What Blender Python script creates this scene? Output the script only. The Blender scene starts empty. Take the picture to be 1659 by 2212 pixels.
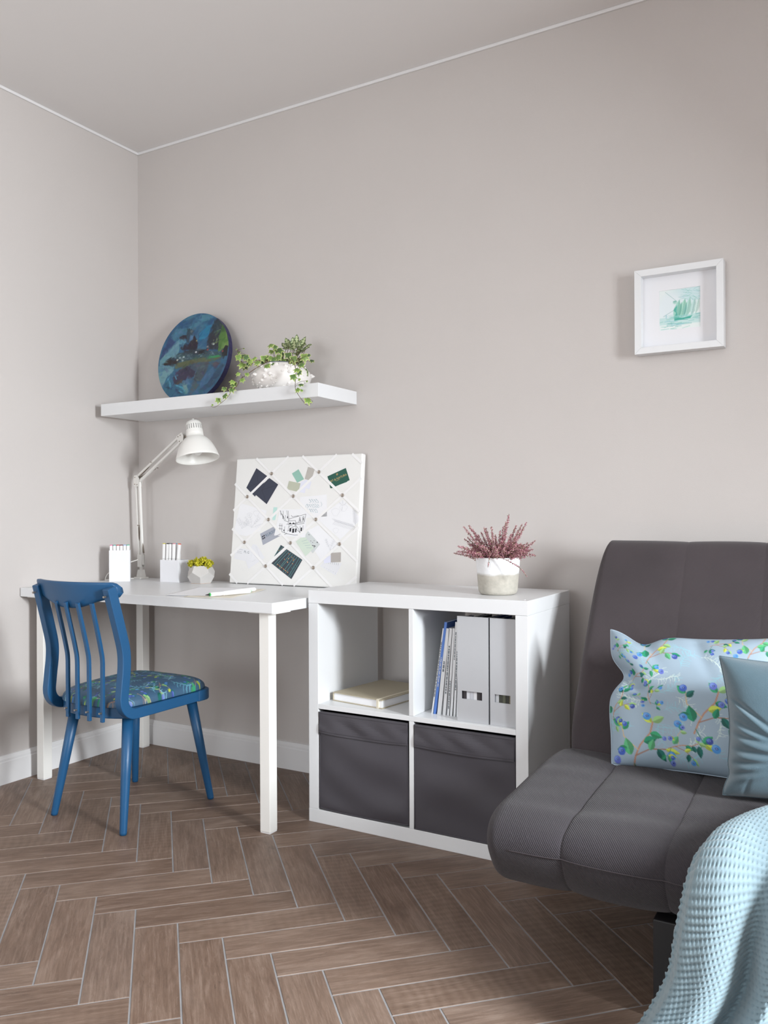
import bpy, bmesh, math, random
import numpy as np
from mathutils import Vector, Matrix, Euler
random.seed(7); rng = np.random.default_rng(7)
S = bpy.context.scene; COL = S.collection
PI = math.pi

# ------------------------------------------------------------------ camera
YAW, PITCH, ROLL = -0.5230, 0.0027, -0.0041
CAM = Vector((2.8336, -2.7018, 1.0119)); FPX = 1799.06; V0 = 1108.11
s_, c_ = math.sin(YAW), math.cos(YAW); sp, cp = math.sin(PITCH), math.cos(PITCH); sr, cr = math.sin(ROLL), math.cos(ROLL)
FWD = Vector((s_*cp, c_*cp, sp)); UP0 = Vector((-s_*sp, -c_*sp, cp)); RT0 = Vector((c_, -s_, 0))
RT = RT0*cr + UP0*sr; UPV = UP0*cr - RT0*sr
cam = bpy.data.objects.new('camera', bpy.data.cameras.new('camera')); COL.objects.link(cam)
cam.data.sensor_fit = 'VERTICAL'; cam.data.sensor_height = 36; cam.data.lens = FPX*36/2212
cam.data.shift_y = (V0-1106)/2212; cam.data.clip_start = 0.05
m = Matrix((RT, UPV, -FWD)).transposed().to_4x4(); m.translation = CAM
cam.matrix_world = m
S.camera = cam

# ------------------------------------------------------------------ light and exposure
S.view_settings.view_transform = 'Standard'; S.view_settings.look = 'None'
S.view_settings.gamma = 1.0; S.view_settings.use_curve_mapping = False
S.view_settings.exposure = 0.30
S.cycles.max_bounces = 10; S.cycles.diffuse_bounces = 6; S.cycles.use_denoising = True
S.cycles.sample_clamp_indirect = 6
W = bpy.data.worlds.new('sky'); S.world = W; W.use_nodes = True
W.node_tree.nodes['Background'].inputs[0].default_value = (0.62, 0.78, 1.0, 1)
W.node_tree.nodes['Background'].inputs[1].default_value = 1.0
WX = 5.0                                     # right wall, where the window is
WY0, WY1, WZ0, WZ1 = -2.10, -1.25, 0.90, 2.10
VX0, VX1, VZ0, VZ1, VY = 0.3, 1.9, 0.5, 2.2, -6.5    # added opening in the unseen wall behind the camera, for fill light
def area(name, loc, rot, sx, sy, power, color):
    l = bpy.data.lights.new(name, 'AREA'); l.shape = 'RECTANGLE'; l.size = sx; l.size_y = sy; l.energy = power; l.color = color
    o = bpy.data.objects.new(name, l); COL.objects.link(o); o.location = loc; o.rotation_euler = rot
    return o
LPOW, LTILT = 375, 62; WSTR = 0.5
W.node_tree.nodes['Background'].inputs[1].default_value = WSTR
LAZ = 49
area('window_daylight', (WX-0.01, (WY0+WY1)/2, (WZ0+WZ1)/2), (0, math.radians(LTILT), math.radians(LAZ)), WZ1-WZ0, WY1-WY0, LPOW, (0.93, 0.97, 1.0))
FPOW = 62
area('rear_fill_light', ((VX0+VX1)/2, VY+0.01, (VZ0+VZ1)/2), (math.radians(90), 0, 0), VX1-VX0, VZ1-VZ0, FPOW, (0.95, 0.98, 1.0))  # added fill from behind the camera, lifts the shade under the desk
H = 2.650                                    # room height

# ------------------------------------------------------------------ helpers
def lin(c):
    c = np.asarray(c, float)/255.0
    return np.where(c <= 0.04045, c/12.92, ((c+0.055)/1.055)**2.4)
def rgba(c): return tuple(float(v) for v in lin(c)) + (1.0,)

MATS = {}
def mat(name, col=None, rough=0.5, bump=0, bscale=200, var=0, vscale=8, metal=0, attr=None, sheen=0, coat=0, spec=0.5, stretch=(1, 1, 1), detail=4):
    if name in MATS: return MATS[name]
    mt = bpy.data.materials.new(name); mt.use_nodes = True; nt = mt.node_tree; N = nt.nodes; L = nt.links
    b = N['Principled BSDF']; b.inputs['Roughness'].default_value = rough; b.inputs['Metallic'].default_value = metal
    b.inputs['Sheen Weight'].default_value = sheen; b.inputs['Coat Weight'].default_value = coat; b.inputs['Specular IOR Level'].default_value = spec
    tc = N.new('ShaderNodeTexCoord'); mp = N.new('ShaderNodeMapping'); mp.inputs['Scale'].default_value = stretch
    L.new(tc.outputs['Object'], mp.inputs['Vector'])
    if attr:
        a = N.new('ShaderNodeAttribute'); a.attribute_name = attr; src = a.outputs['Color']
    else:
        r = N.new('ShaderNodeRGB'); r.outputs[0].default_value = rgba(col); src = r.outputs[0]
    if var:
        n = N.new('ShaderNodeTexNoise'); n.inputs['Scale'].default_value = vscale; n.inputs['Detail'].default_value = detail
        L.new(mp.outputs[0], n.inputs['Vector'])
        mr = N.new('ShaderNodeMapRange'); mr.inputs[1].default_value = 0.3; mr.inputs[2].default_value = 0.7
        mr.inputs[3].default_value = 1-var; mr.inputs[4].default_value = 1+var; L.new(n.outputs['Fac'], mr.inputs[0])
        mx = N.new('ShaderNodeVectorMath'); mx.operation = 'SCALE'; L.new(src, mx.inputs[0]); L.new(mr.outputs[0], mx.inputs['Scale'])
        src = mx.outputs[0]
    L.new(src, b.inputs['Base Color'])
    if bump:
        n2 = N.new('ShaderNodeTexNoise'); n2.inputs['Scale'].default_value = bscale; n2.inputs['Detail'].default_value = 3
        L.new(mp.outputs[0], n2.inputs['Vector'])
        bp_ = N.new('ShaderNodeBump'); bp_.inputs['Strength'].default_value = bump; bp_.inputs['Distance'].default_value = 0.002
        L.new(n2.outputs['Fac'], bp_.inputs['Height']); L.new(bp_.outputs[0], b.inputs['Normal'])
    MATS[name] = mt; return mt

def twill(name, col, rough, scale, strength, rot, var=0.1, sheen=0.3, uvmap=False):
    mt = mat(name, col, rough, var=var, vscale=5, sheen=sheen); nt = mt.node_tree; N = nt.nodes; L = nt.links; b = N['Principled BSDF']
    tc = [n for n in N if n.type == 'TEX_COORD'][0]
    mp = N.new('ShaderNodeMapping'); mp.inputs['Rotation'].default_value = rot; L.new(tc.outputs['UV' if uvmap else 'Object'], mp.inputs['Vector'])
    w = N.new('ShaderNodeTexWave'); w.inputs['Scale'].default_value = scale; w.inputs['Distortion'].default_value = 1.2; w.inputs['Detail'].default_value = 2; w.inputs['Detail Scale'].default_value = 3
    L.new(mp.outputs[0], w.inputs['Vector'])
    n = N.new('ShaderNodeTexNoise'); n.inputs['Scale'].default_value = 700; L.new(tc.outputs['Object'], n.inputs['Vector'])
    ad = N.new('ShaderNodeMath'); ad.operation = 'ADD'; L.new(w.outputs['Fac'], ad.inputs[0]); L.new(n.outputs['Fac'], ad.inputs[1])
    bp_ = N.new('ShaderNodeBump'); bp_.inputs['Strength'].default_value = strength; bp_.inputs['Distance'].default_value = 0.002
    L.new(ad.outputs[0], bp_.inputs['Height']); L.new(bp_.outputs[0], b.inputs['Normal'])
    return mt

class MB:
    def __init__(s): s.v = []; s.f = []; s.mi = []; s.col = None; s.uv = None
    def add(s, vs, fs, mi=0):
        o = len(s.v); s.v += [tuple(float(q) for q in p) for p in vs]; s.f += [tuple(o+i for i in f) for f in fs]; s.mi += [mi]*len(fs); return s
    def box(s, x0, x1, y0, y1, z0, z1, M=None, mi=0):
        vs = [Vector((x, y, z)) for x in (x0, x1) for y in (y0, y1) for z in (z0, z1)]
        if M is not None: vs = [M @ v for v in vs]
        return s.add(vs, [(0, 1, 3, 2), (4, 6, 7, 5), (0, 4, 5, 1), (2, 3, 7, 6), (0, 2, 6, 4), (1, 5, 7, 3)], mi)
    def tube(s, pts, r, n=10, cap=True, mi=0):
        pts = [Vector(p) for p in pts]; rs = r if hasattr(r, '__len__') else [r]*len(pts)
        t0 = (pts[1]-pts[0]).normalized(); a = t0.orthogonal().normalized(); vs = []
        for i, p in enumerate(pts):
            t = (pts[min(i+1, len(pts)-1)]-pts[max(i-1, 0)]).normalized()
            a = (a-t*a.dot(t)).normalized(); b = t.cross(a)
            vs += [p+(a*math.cos(2*PI*k/n)+b*math.sin(2*PI*k/n))*rs[i] for k in range(n)]
        fs = [(i*n+k, i*n+(k+1) % n, (i+1)*n+(k+1) % n, (i+1)*n+k) for i in range(len(pts)-1) for k in range(n)]
        if cap: fs += [tuple(range(n-1, -1, -1)), tuple(range((len(pts)-1)*n, len(pts)*n))]
        return s.add(vs, fs, mi)
    def lathe(s, prof, n=48, M=None, mi=0, closed=False):
        vs = []; 
        for (r, z) in prof:
            for k in range(n): vs.append(Vector((r*math.cos(2*PI*k/n), r*math.sin(2*PI*k/n), z)))
        if M is not None: vs = [M @ v for v in vs]
        P = len(prof)
        fs = [(i*n+k, i*n+(k+1) % n, ((i+1) % P)*n+(k+1) % n, ((i+1) % P)*n+k) for i in range(P if closed else P-1) for k in range(n)]
        if not closed:
            if prof[0][0] > 1e-5: fs.append(tuple(range(n-1, -1, -1)))
            if prof[-1][0] > 1e-5: fs.append(tuple(range((P-1)*n, P*n)))
        return s.add(vs, fs, mi)
    def cyl(s, p0, p1, r, n=16, mi=0): return s.tube([p0, p1], r, n, True, mi)
    def grid(s, nu, nv, fn, cu=False, mi=0):
        vs = [fn(i/(nu-1) if not cu else i/nu, j/(nv-1)) for j in range(nv) for i in range(nu)]
        fs = []
        for j in range(nv-1):
            for i in range(nu if cu else nu-1):
                i2 = (i+1) % nu; fs.append((j*nu+i, j*nu+i2, (j+1)*nu+i2, (j+1)*nu+i))
        return s.add(vs, fs, mi)
    def prism(s, poly, z0, z1, M=None, mi=0):          # poly in xy
        n = len(poly); vs = [Vector((x, y, z0)) for x, y in poly]+[Vector((x, y, z1)) for x, y in poly]
        if M is not None: vs = [M @ v for v in vs]
        return s.add(vs, [tuple(range(n-1, -1, -1)), tuple(range(n, 2*n))]+[(i, (i+1) % n, n+(i+1) % n, n+i) for i in range(n)], mi)
    def sphere(s, c, r, n=10, mi=0, sc=(1, 1, 1)):
        c = Vector(c); pr = [(math.sin(PI*i/n), -math.cos(PI*i/n)) for i in range(n+1)]; k = n+2; vs = []; 
        for a, z in pr:
            for q in range(k): vs.append(c+Vector((a*math.cos(2*PI*q/k)*sc[0], a*math.sin(2*PI*q/k)*sc[1], z*sc[2]))*r)
        return s.add(vs, [(i*k+q, i*k+(q+1) % k, (i+1)*k+(q+1) % k, (i+1)*k+q) for i in range(n) for q in range(k)], mi)
    def build(s, name, mats, parent=None, smooth=False, bevel=0, seg=2, colors=None, merge=False, uvs=None, loc=None):
        me = bpy.data.meshes.new(name); vs = s.v
        if parent is not None and loc is None:
            P = parent.matrix_world.copy() if False else WLOC.get(parent.name, Matrix.Identity(4)); inv = P.inverted()
            vs = [tuple(inv @ Vector(v)) for v in vs]
        elif loc is not None: vs = [tuple(Vector(v)-Vector(loc)) for v in vs]
        me.from_pydata(vs, [], s.f)
        for mt in (mats if isinstance(mats, (list, tuple)) else [mats]): me.materials.append(mt)
        me.polygons.foreach_set('material_index', s.mi)
        if uvs is not None:
            ul = me.uv_layers.new(name='UVMap'); li = np.empty(len(me.loops), np.int32); me.loops.foreach_get('vertex_index', li); ul.data.foreach_set('uv', np.asarray(uvs, np.float32)[li].ravel())
        if colors is not None:
            ca = me.color_attributes.new('Col', 'FLOAT_COLOR', 'POINT')
            buf = np.ones((len(vs), 4), np.float32); buf[:, :3] = lin(np.asarray(colors)*1.0); ca.data.foreach_set('color', buf.ravel())
        if merge:
            bm = bmesh.new(); bm.from_mesh(me); bmesh.ops.remove_doubles(bm, verts=bm.verts, dist=1e-5); bmesh.ops.recalc_face_normals(bm, faces=bm.faces); bm.to_mesh(me); bm.free()
        else:
            bm = bmesh.new(); bm.from_mesh(me); bmesh.ops.recalc_face_normals(bm, faces=bm.faces); bm.to_mesh(me); bm.free()
        if smooth: me.polygons.foreach_set('use_smooth', [True]*len(me.polygons))
        me.update()
        o = bpy.data.objects.new(name, me); COL.objects.link(o)
        if parent is not None: o.parent = parent
        if loc is not None: o.location = loc; WLOC[o.name] = Matrix.Translation(loc)
        elif parent is not None: WLOC[o.name] = WLOC.get(parent.name, Matrix.Identity(4))
        if bevel:
            b = o.modifiers.new('bevel', 'BEVEL'); b.width = bevel; b.segments = seg; b.limit_method = 'ANGLE'; b.angle_limit = 0.6; b.harden_normals = smooth
        return o
WLOC = {}
def tag(o, label=None, cat=None, group=None, kind=None):
    if label: o['label'] = label
    if cat: o['category'] = cat
    if group: o['group'] = group
    if kind: o['kind'] = kind
    return o
def thing(name, label, cat, loc, group=None):
    o = bpy.data.objects.new(name, None); COL.objects.link(o); o.location = loc; o.empty_display_size = 0.05
    WLOC[o.name] = Matrix.Translation(loc)
    return tag(o, label, cat, group)
def struct(o): o['kind'] = 'structure'; return o
def spline(pts, n):                                     # Catmull-Rom through points
    pts = [np.array(p, float) for p in pts]; P = [2*pts[0]-pts[1]]+pts+[2*pts[-1]-pts[-2]]; out = []
    for i in range(n):
        t = i/(n-1)*(len(pts)-1); k = min(int(t), len(pts)-2); t -= k; a, b, c, d = P[k:k+4]
        out.append(0.5*(2*b+(c-a)*t+(2*a-5*b+4*c-d)*t*t+(3*b-a-3*c+d)*t**3))
    return out
def arc(cx, cy, r, a0, a1, n): return [(cx+r*math.cos(math.radians(a0+(a1-a0)*i/n)), cy+r*math.sin(math.radians(a0+(a1-a0)*i/n))) for i in range(n+1)]
def rrect(x0, x1, y0, y1, r, n=6):
    return arc(x1-r, y1-r, r, 0, 90, n)+arc(x0+r, y1-r, r, 90, 180, n)+arc(x0+r, y0+r, r, 180, 270, n)+arc(x1-r, y0+r, r, 270, 360, n)
def smooth01(x): x = np.clip(x, 0, 1); return x*x*(3-2*x)

# tiny painter: prints and paintings become colour attributes of their meshes
class Paint:
    def __init__(s, w, h, bg): s.w, s.h = w, h; s.a = np.ones((h, w, 3))*np.array(bg, float)
    def _win(s, x0, x1, y0, y1):
        x0, x1, y0, y1 = int(max(0, x0)), int(min(s.w, x1+1)), int(max(0, y0)), int(min(s.h, y1+1))
        if x0 >= x1 or y0 >= y1: return None
        yy, xx = np.mgrid[y0:y1, x0:x1]; return x0, x1, y0, y1, xx+0.5, yy+0.5
    def _mix(s, w, al, col):
        x0, x1, y0, y1 = w[:4]; a = s.a[y0:y1, x0:x1]; al = al[..., None]; s.a[y0:y1, x0:x1] = a*(1-al)+np.asarray(col, float)*al
    def ell(s, cx, cy, rx, ry, col, rot=0, al=1, soft=1.0):
        R = max(rx, ry)+soft+1; w = s._win(cx-R, cx+R, cy-R, cy+R)
        if not w: return
        x, y = w[4]-cx, w[5]-cy; c, q = math.cos(rot), math.sin(rot); u, v = (x*c+y*q)/rx, (-x*q+y*c)/ry
        d = (np.sqrt(u*u+v*v)-1)*min(rx, ry); s._mix(w, np.clip(0.5-d/soft, 0, 1)*al, col)
    def leaf(s, x, y, L, wd, rot, col, col2=None, al=1):
        w = s._win(x-L-2, x+L+2, y-L-2, y+L+2)
        if not w: return
        X, Y = w[4]-x, w[5]-y; c, q = math.cos(rot), math.sin(rot); u, v = (X*c+Y*q)/L, (-X*q+Y*c)
        uu = np.clip(u, 0, 1); half = wd*np.sin(PI*uu**0.8)*0.5; d = np.abs(v)-half; inside = np.clip(0.5-d, 0, 1)*((u > 0) & (u < 1))*al
        s._mix(w, inside, col)
        if col2 is not None: s._mix(w, inside*(v > 0), col2)
    def line(s, pts, wd, col, al=1):
        pts = [np.array(p, float) for p in pts]
        for a, b in zip(pts[:-1], pts[1:]):
            w = s._win(min(a[0], b[0])-wd-1, max(a[0], b[0])+wd+1, min(a[1], b[1])-wd-1, max(a[1], b[1])+wd+1)
            if not w: continue
            d = b-a; t = np.clip(((w[4]-a[0])*d[0]+(w[5]-a[1])*d[1])/(d@d+1e-9), 0, 1)
            dist = np.hypot(w[4]-a[0]-t*d[0], w[5]-a[1]-t*d[1]); s._mix(w, np.clip(0.5+wd/2-dist, 0, 1)*al, col)
    def poly(s, pts, col, al=1, soft=1.0):
        p = np.array(pts, float); w = s._win(p[:, 0].min()-2, p[:, 0].max()+2, p[:, 1].min()-2, p[:, 1].max()+2)
        if not w: return
        x, y = w[4], w[5]; ins = np.zeros(x.shape, bool); dm = np.full(x.shape, 1e9)
        for a, b in zip(p, np.roll(p, -1, 0)):
            cnd = ((a[1] > y) != (b[1] > y)) & (x < (b[0]-a[0])*(y-a[1])/(b[1]-a[1]+1e-12)+a[0]); ins ^= cnd
            d = b-a; t = np.clip(((x-a[0])*d[0]+(y-a[1])*d[1])/(d@d+1e-9), 0, 1); dm = np.minimum(dm, np.hypot(x-a[0]-t*d[0], y-a[1]-t*d[1]))
        sd = np.where(ins, -dm, dm); s._mix(w, np.clip(0.5-sd/soft, 0, 1)*al, col)
    def at(s, u, v):                                    # u right, v down, 0..1
        x = np.clip(np.asarray(u)*s.w-0.5, 0, s.w-1.001); y = np.clip(np.asarray(v)*s.h-0.5, 0, s.h-1.001)
        i, j = x.astype(int), y.astype(int); fx, fy = (x-i)[..., None], (y-j)[..., None]; A = s.a
        return A[j, i]*(1-fx)*(1-fy)+A[j, i+1]*fx*(1-fy)+A[j+1, i]*(1-fx)*fy+A[j+1, i+1]*fx*fy

# ------------------------------------------------------------------ materials
m_wall = mat('wall_paint', (199, 194, 191), 0.75, bump=0.12, bscale=330, var=0.01, vscale=3)
m_ceil = mat('ceiling_paint', (222, 220, 219), 0.8, bump=0.02)
m_trim = mat('trim_white', (228, 228, 229), 0.45, bump=0.02, bscale=60)
m_white = mat('white_lacquer', (224, 226, 228), 0.32, bump=0.015, bscale=90)
m_whitem = mat('white_metal', (234, 233, 229), 0.35, bump=0.01)
m_paper = mat('white_paper', (236, 237, 240), 0.8, bump=0.03, bscale=300)
m_card = mat('white_card', (229, 230, 234), 0.6, bump=0.02)
m_plas = mat('marker_plastic', (238, 238, 238), 0.3, bump=0.005)
m_steel = mat('steel', (170, 160, 150), 0.35, metal=0.9, bump=0.01)
m_dark = mat('dark_void', (40, 38, 38), 0.8, bump=0.02)
m_blue = mat('blue_paint', (24, 78, 120), 0.42, bump=0.05, bscale=120, var=0.03)
m_box = twill('box_fabric', (64, 61, 68), 0.6, 350, 0.12, (0, 0, 0), var=0.05, sheen=0.1)
m_sofa = twill('sofa_twill', (52, 48, 53), 0.95, 80, 0.45, (0, 0, 0.6), var=0.10, sheen=0.1, uvmap=True)
m_sofab = twill('sofa_twill_back', (60, 53, 56), 0.95, 110, 0.2, (0, 0, 0.6), var=0.12, sheen=0.15, uvmap=True)
m_frame = mat('sofa_frame', (30, 29, 31), 0.6, bump=0.05)
m_teal = twill('teal_velvet', (80, 105, 117), 0.9, 260, 0.5, (0, 0, 0.5), var=0.14, sheen=0.5)
m_knit = mat('knit_wool', (124, 145, 154), 0.95, bump=0.25, bscale=500, var=0.05, vscale=40, sheen=0.3)
m_print = mat('printed_cotton', None, 0.7, attr='Col', bump=0.06, bscale=500)
m_seatp = mat('printed_seat_fabric', None, 0.5, attr='Col', bump=0.05, bscale=600)
m_paint = mat('painted_canvas', None, 0.55, attr='Col', bump=0.2, bscale=140)
m_artp = mat('art_print', None, 0.7, attr='Col', bump=0.02)
m_leaf = mat('leaf', None, 0.45, attr='Col', bump=0.05)
m_stem = mat('stem', (96, 76, 52), 0.7, bump=0.1)
m_soil = mat('soil', (60, 48, 40), 0.95, bump=0.8, bscale=60)
m_fabric = mat('white_fabric', (233, 233, 231), 0.85, bump=0.15, bscale=500)
m_ribbon = mat('white_ribbon', (238, 238, 238), 0.6, bump=0.1, bscale=500)
m_ink = mat('grey_ink', (120, 128, 134), 0.8, bump=0.01); m_inkd = mat('black_ink', (40, 40, 46), 0.8, bump=0.01)
m_inkl = mat('pale_ink', (205, 207, 212), 0.8, bump=0.01); m_inkb = mat('blue_ink', (140, 170, 180), 0.8, bump=0.01)
m_gold = mat('gold_ink', (205, 170, 110), 0.5, bump=0.01)
def flat(name, col=None, rough=0.6): return mat(name, col, rough, bump=0.02, bscale=200, var=0.02)

# ------------------------------------------------------------------ floor: herringbone wood-look tiles at 45 degrees
def floor_mats():
    g = mat('tile_grout', (146, 146, 148), 0.8, bump=0.1, bscale=200, var=0.12, vscale=20)
    mt = bpy.data.materials.new('wood_tile'); mt.use_nodes = True; nt = mt.node_tree; N = nt.nodes; L = nt.links; b = N['Principled BSDF']
    geo = N.new('ShaderNodeNewGeometry'); uv = N.new('ShaderNodeUVMap'); uv.uv_map = 'UVMap'
    wn = N.new('ShaderNodeTexWhiteNoise'); wn.noise_dimensions = '1D'; L.new(geo.outputs['Random Per Island'], wn.inputs['W'])
    off = N.new('ShaderNodeVectorMath'); off.operation = 'MULTIPLY_ADD'; off.inputs[1].default_value = (37, 23, 11); L.new(wn.outputs['Color'], off.inputs[0]); L.new(uv.outputs[0], off.inputs[2])
    def noise(scale, sc, detail=6, rough=0.6, dist=0):
        mp = N.new('ShaderNodeMapping'); mp.inputs['Scale'].default_value = sc; L.new(off.outputs[0], mp.inputs['Vector'])
        n = N.new('ShaderNodeTexNoise'); n.inputs['Scale'].default_value = scale; n.inputs['Detail'].default_value = detail; n.inputs['Roughness'].default_value = rough; n.inputs['Distortion'].default_value = dist
        L.new(mp.outputs[0], n.inputs['Vector']); return n.outputs['Fac']
    def ramp(f, stops):
        r = N.new('ShaderNodeValToRGB'); e = r.color_ramp.elements
        while len(e) < len(stops): e.new(0.5)
        for q, (p, c) in zip(e, stops): q.position = p; q.color = rgba(c)
        L.new(f, r.inputs[0]); return r.outputs[0]
    def mix(f, a, bb, mode='MIX'):
        x = N.new('ShaderNodeMix'); x.data_type = 'RGBA'; x.blend_type = mode
        if isinstance(f, float): x.inputs[0].default_value = f
        else: L.new(f, x.inputs[0])
        L.new(a, x.inputs[6]); L.new(bb, x.inputs[7]); return x.outputs[2]
    base = ramp(wn.outputs['Value'], [(0, (92, 72, 59)), (0.3, (112, 90, 75)), (0.6, (124, 103, 89)), (0.85, (134, 116, 103)), (1, (116, 101, 92))])
    big = ramp(noise(4.0, (1.2, 3.2, 1), 5, 0.6, 0.8), [(0.28, (78, 60, 49)), (0.5, (114, 93, 79)), (0.72, (152, 134, 121))])
    c1 = mix(0.55, base, big)
    streak = ramp(noise(9, (1.0, 14, 1), 8, 0.75, 0.5), [(0.34, (70, 54, 44)), (0.5, (116, 95, 81)), (0.66, (158, 140, 127))])
    c2 = mix(0.38, c1, streak)
    crk = N.new('ShaderNodeMapRange'); crk.inputs[1].default_value = 0.57; crk.inputs[2].default_value = 0.68; L.new(noise(15, (1, 4.5, 1), 12, 0.85, 2.0), crk.inputs[0])
    lt = N.new('ShaderNodeRGB'); lt.outputs[0].default_value = rgba((166, 150, 136)); c3 = mix(crk.outputs[0], c2, lt.outputs[0])
    c4 = mix(0.55, c2, c3)
    dk = N.new('ShaderNodeMapRange'); dk.inputs[1].default_value = 0.58; dk.inputs[2].default_value = 0.70; dk.inputs[4].default_value = 0.65; L.new(noise(11, (1, 2.6, 1), 10, 0.8, 2.5), dk.inputs[0])
    dkc = N.new('ShaderNodeRGB'); dkc.outputs[0].default_value = rgba((66, 51, 42)); c5 = mix(dk.outputs[0], c4, dkc.outputs[0])
    # saw marks across some tiles
    mp = N.new('ShaderNodeMapping'); L.new(off.outputs[0], mp.inputs['Vector'])
    wv = N.new('ShaderNodeTexWave'); wv.inputs['Scale'].default_value = 13; wv.inputs['Distortion'].default_value = 4; wv.inputs['Detail'].default_value = 3; wv.inputs['Detail Scale'].default_value = 1.2; L.new(mp.outputs[0], wv.inputs['Vector'])
    sel = N.new('ShaderNodeMapRange'); sel.inputs[1].default_value = 0.80; sel.inputs[2].default_value = 0.9; sel.inputs[4].default_value = 0.2; 
    sepc = N.new('ShaderNodeSeparateColor'); L.new(wn.outputs['Color'], sepc.inputs[0]); L.new(sepc.outputs[1], sel.inputs[0])
    sw = ramp(wv.outputs['Fac'], [(0, (94, 78, 66)), (1, (133, 117, 104))]); c6 = mix(sel.outputs[0], c5, sw)
    L.new(c6, b.inputs['Base Color'])
    rr = N.new('ShaderNodeMapRange'); rr.inputs[3].default_value = 0.38; rr.inputs[4].default_value = 0.6; L.new(noise(8, (1, 3, 1)), rr.inputs[0]); L.new(rr.outputs[0], b.inputs['Roughness'])
    bp_ = N.new('ShaderNodeBump'); bp_.inputs['Strength'].default_value = 0.25; bp_.inputs['Distance'].default_value = 0.0015
    L.new(noise(16, (1, 5, 1), 10, 0.75, 1.0), bp_.inputs['Height']); L.new(bp_.outputs[0], b.inputs['Normal'])
    return mt, g
RX0, RX1, RY0, RY1 = 0.0, WX, -6.5, 0.0
def make_floor():
    mt, g = floor_mats(); bm = bmesh.new(); uvl = bm.loops.layers.uv.new('UVMap')
    w, Lt, gr = 0.10253, 0.4041, 0.0028
    A = np.array((1.2041, -1.1634)); U = np.array((1, 1))/math.sqrt(2); V = np.array((-1, 1))/math.sqrt(2)
    u0, v0 = A@U, A@V
    def tile(ua, ub, va, vb):
        c = ((ua+ub)/2*U+(va+vb)/2*V)
        if not (RX0-0.4 < c[0] < RX1+0.4 and RY0-0.4 < c[1] < RY1+0.4): return
        along = (ub-ua) > (vb-va); ch = 0.0012
        def ring(ins, z): return [((u*U+v*V)[0], (u*U+v*V)[1], z, u, v) for u, v in ((ua+ins, va+ins), (ub-ins, va+ins), (ub-ins, vb-ins), (ua+ins, vb-ins))]
        a, b2 = ring(gr/2, -0.0025), ring(gr/2+ch, 0.0)
        vs = [bm.verts.new(p[:3]) for p in a+b2]; info = a+b2
        for f in [(4, 5, 6, 7), (0, 1, 5, 4), (1, 2, 6, 5), (2, 3, 7, 6), (3, 0, 4, 7)]:
            fc = bm.faces.new([vs[i] for i in f]); fc.material_index = 0
            for lp, i in zip(fc.loops, f):
                u, v = info[i][3], info[i][4]
                lp[uvl].uv = ((u-ua, v-va) if along else (v-va, u-ua))
    for r in range(-14, 14):
        for k in range(-40, 45):
            a, b2 = u0+k*w+r*Lt, v0-k*w+r*Lt
            tile(a, a+Lt, b2-w, b2); tile(a, a+w, b2-w-Lt, b2-w)
    for co, no in (((RX0, 0, 0), (-1, 0, 0)), ((RX1, 0, 0), (1, 0, 0)), ((0, RY0, 0), (0, -1, 0)), ((0, RY1, 0), (0, 1, 0))):
        bmesh.ops.bisect_plane(bm, geom=bm.verts[:]+bm.edges[:]+bm.faces[:], plane_co=co, plane_no=no, clear_outer=True)
    q = [bm.verts.new(p) for p in ((RX0, RY0, -0.0012), (RX1, RY0, -0.0012), (RX1, RY1, -0.0012), (RX0, RY1, -0.0012))]
    bm.faces.new(q).material_index = 1
    q = [bm.verts.new(p) for p in ((RX0, RY0, -0.08), (RX0, RY1, -0.08), (RX1, RY1, -0.08), (RX1, RY0, -0.08))]
    bm.faces.new(q).material_index = 1
    bmesh.ops.recalc_face_normals(bm, faces=[f for f in bm.faces if f.material_index == 0])
    me = bpy.data.meshes.new('floor'); bm.to_mesh(me); bm.free(); me.materials.append(mt); me.materials.append(g)
    o = bpy.data.objects.new('floor', me); COL.objects.link(o); struct(o)
make_floor()
T = 0.12
struct(MB().box(RX0-T, RX1+T, RY0-T, RY1+T, H, H+T).build('ceiling', m_ceil))
struct(MB().box(RX0-T, RX0, RY0-T, RY1+T, -0.08, H).build('wall_left', m_wall))
struct(MB().box(RX0, RX1, RY1, RY1+T, -0.08, H).build('wall_back', m_wall))
m_far = mat('unseen_wall_dark', (70, 64, 61), 0.8, bump=0.1, bscale=330)  # unseen walls made dark to cut the light bounced back
fwb = MB(); fwb.box(RX0, VX0, RY0-T, RY0, -0.08, H); fwb.box(VX1, RX1, RY0-T, RY0, -0.08, H); fwb.box(VX0, VX1, RY0-T, RY0, -0.08, VZ0); fwb.box(VX0, VX1, RY0-T, RY0, VZ1, H)
struct(fwb.build('wall_front', m_far))
wr = MB(); wr.box(RX1, RX1+T, RY0-T, WY0, -0.08, H); wr.box(RX1, RX1+T, WY1, RY1+T, -0.08, H); wr.box(RX1, RX1+T, WY0, WY1, -0.08, WZ0); wr.box(RX1, RX1+T, WY0, WY1, WZ1, H)
struct(wr.build('wall_right', m_far))
wf = MB(); fw = 0.05
for a in (WY0, (WY0+WY1)/2-fw/2, WY1-fw): wf.box(RX1+0.05, RX1+0.10, a, a+fw, WZ0, WZ1)
for z in (WZ0, WZ1-fw): wf.box(RX1+0.05, RX1+0.10, WY0, WY1, z, z+fw)
struct(wf.build('window_1', m_trim, bevel=0.004))
wf = MB()
for a in (VX0, (VX0+VX1)/2-fw/2, VX1-fw): wf.box(a, a+fw, RY0-0.10, RY0-0.05, VZ0, VZ1)
for z in (VZ0, VZ1-fw): wf.box(VX0, VX1, RY0-0.10, RY0-0.05, z, z+fw)
struct(wf.build('added_fill_window', m_trim, bevel=0.004))  # frame of the added fill opening, out of view
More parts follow.
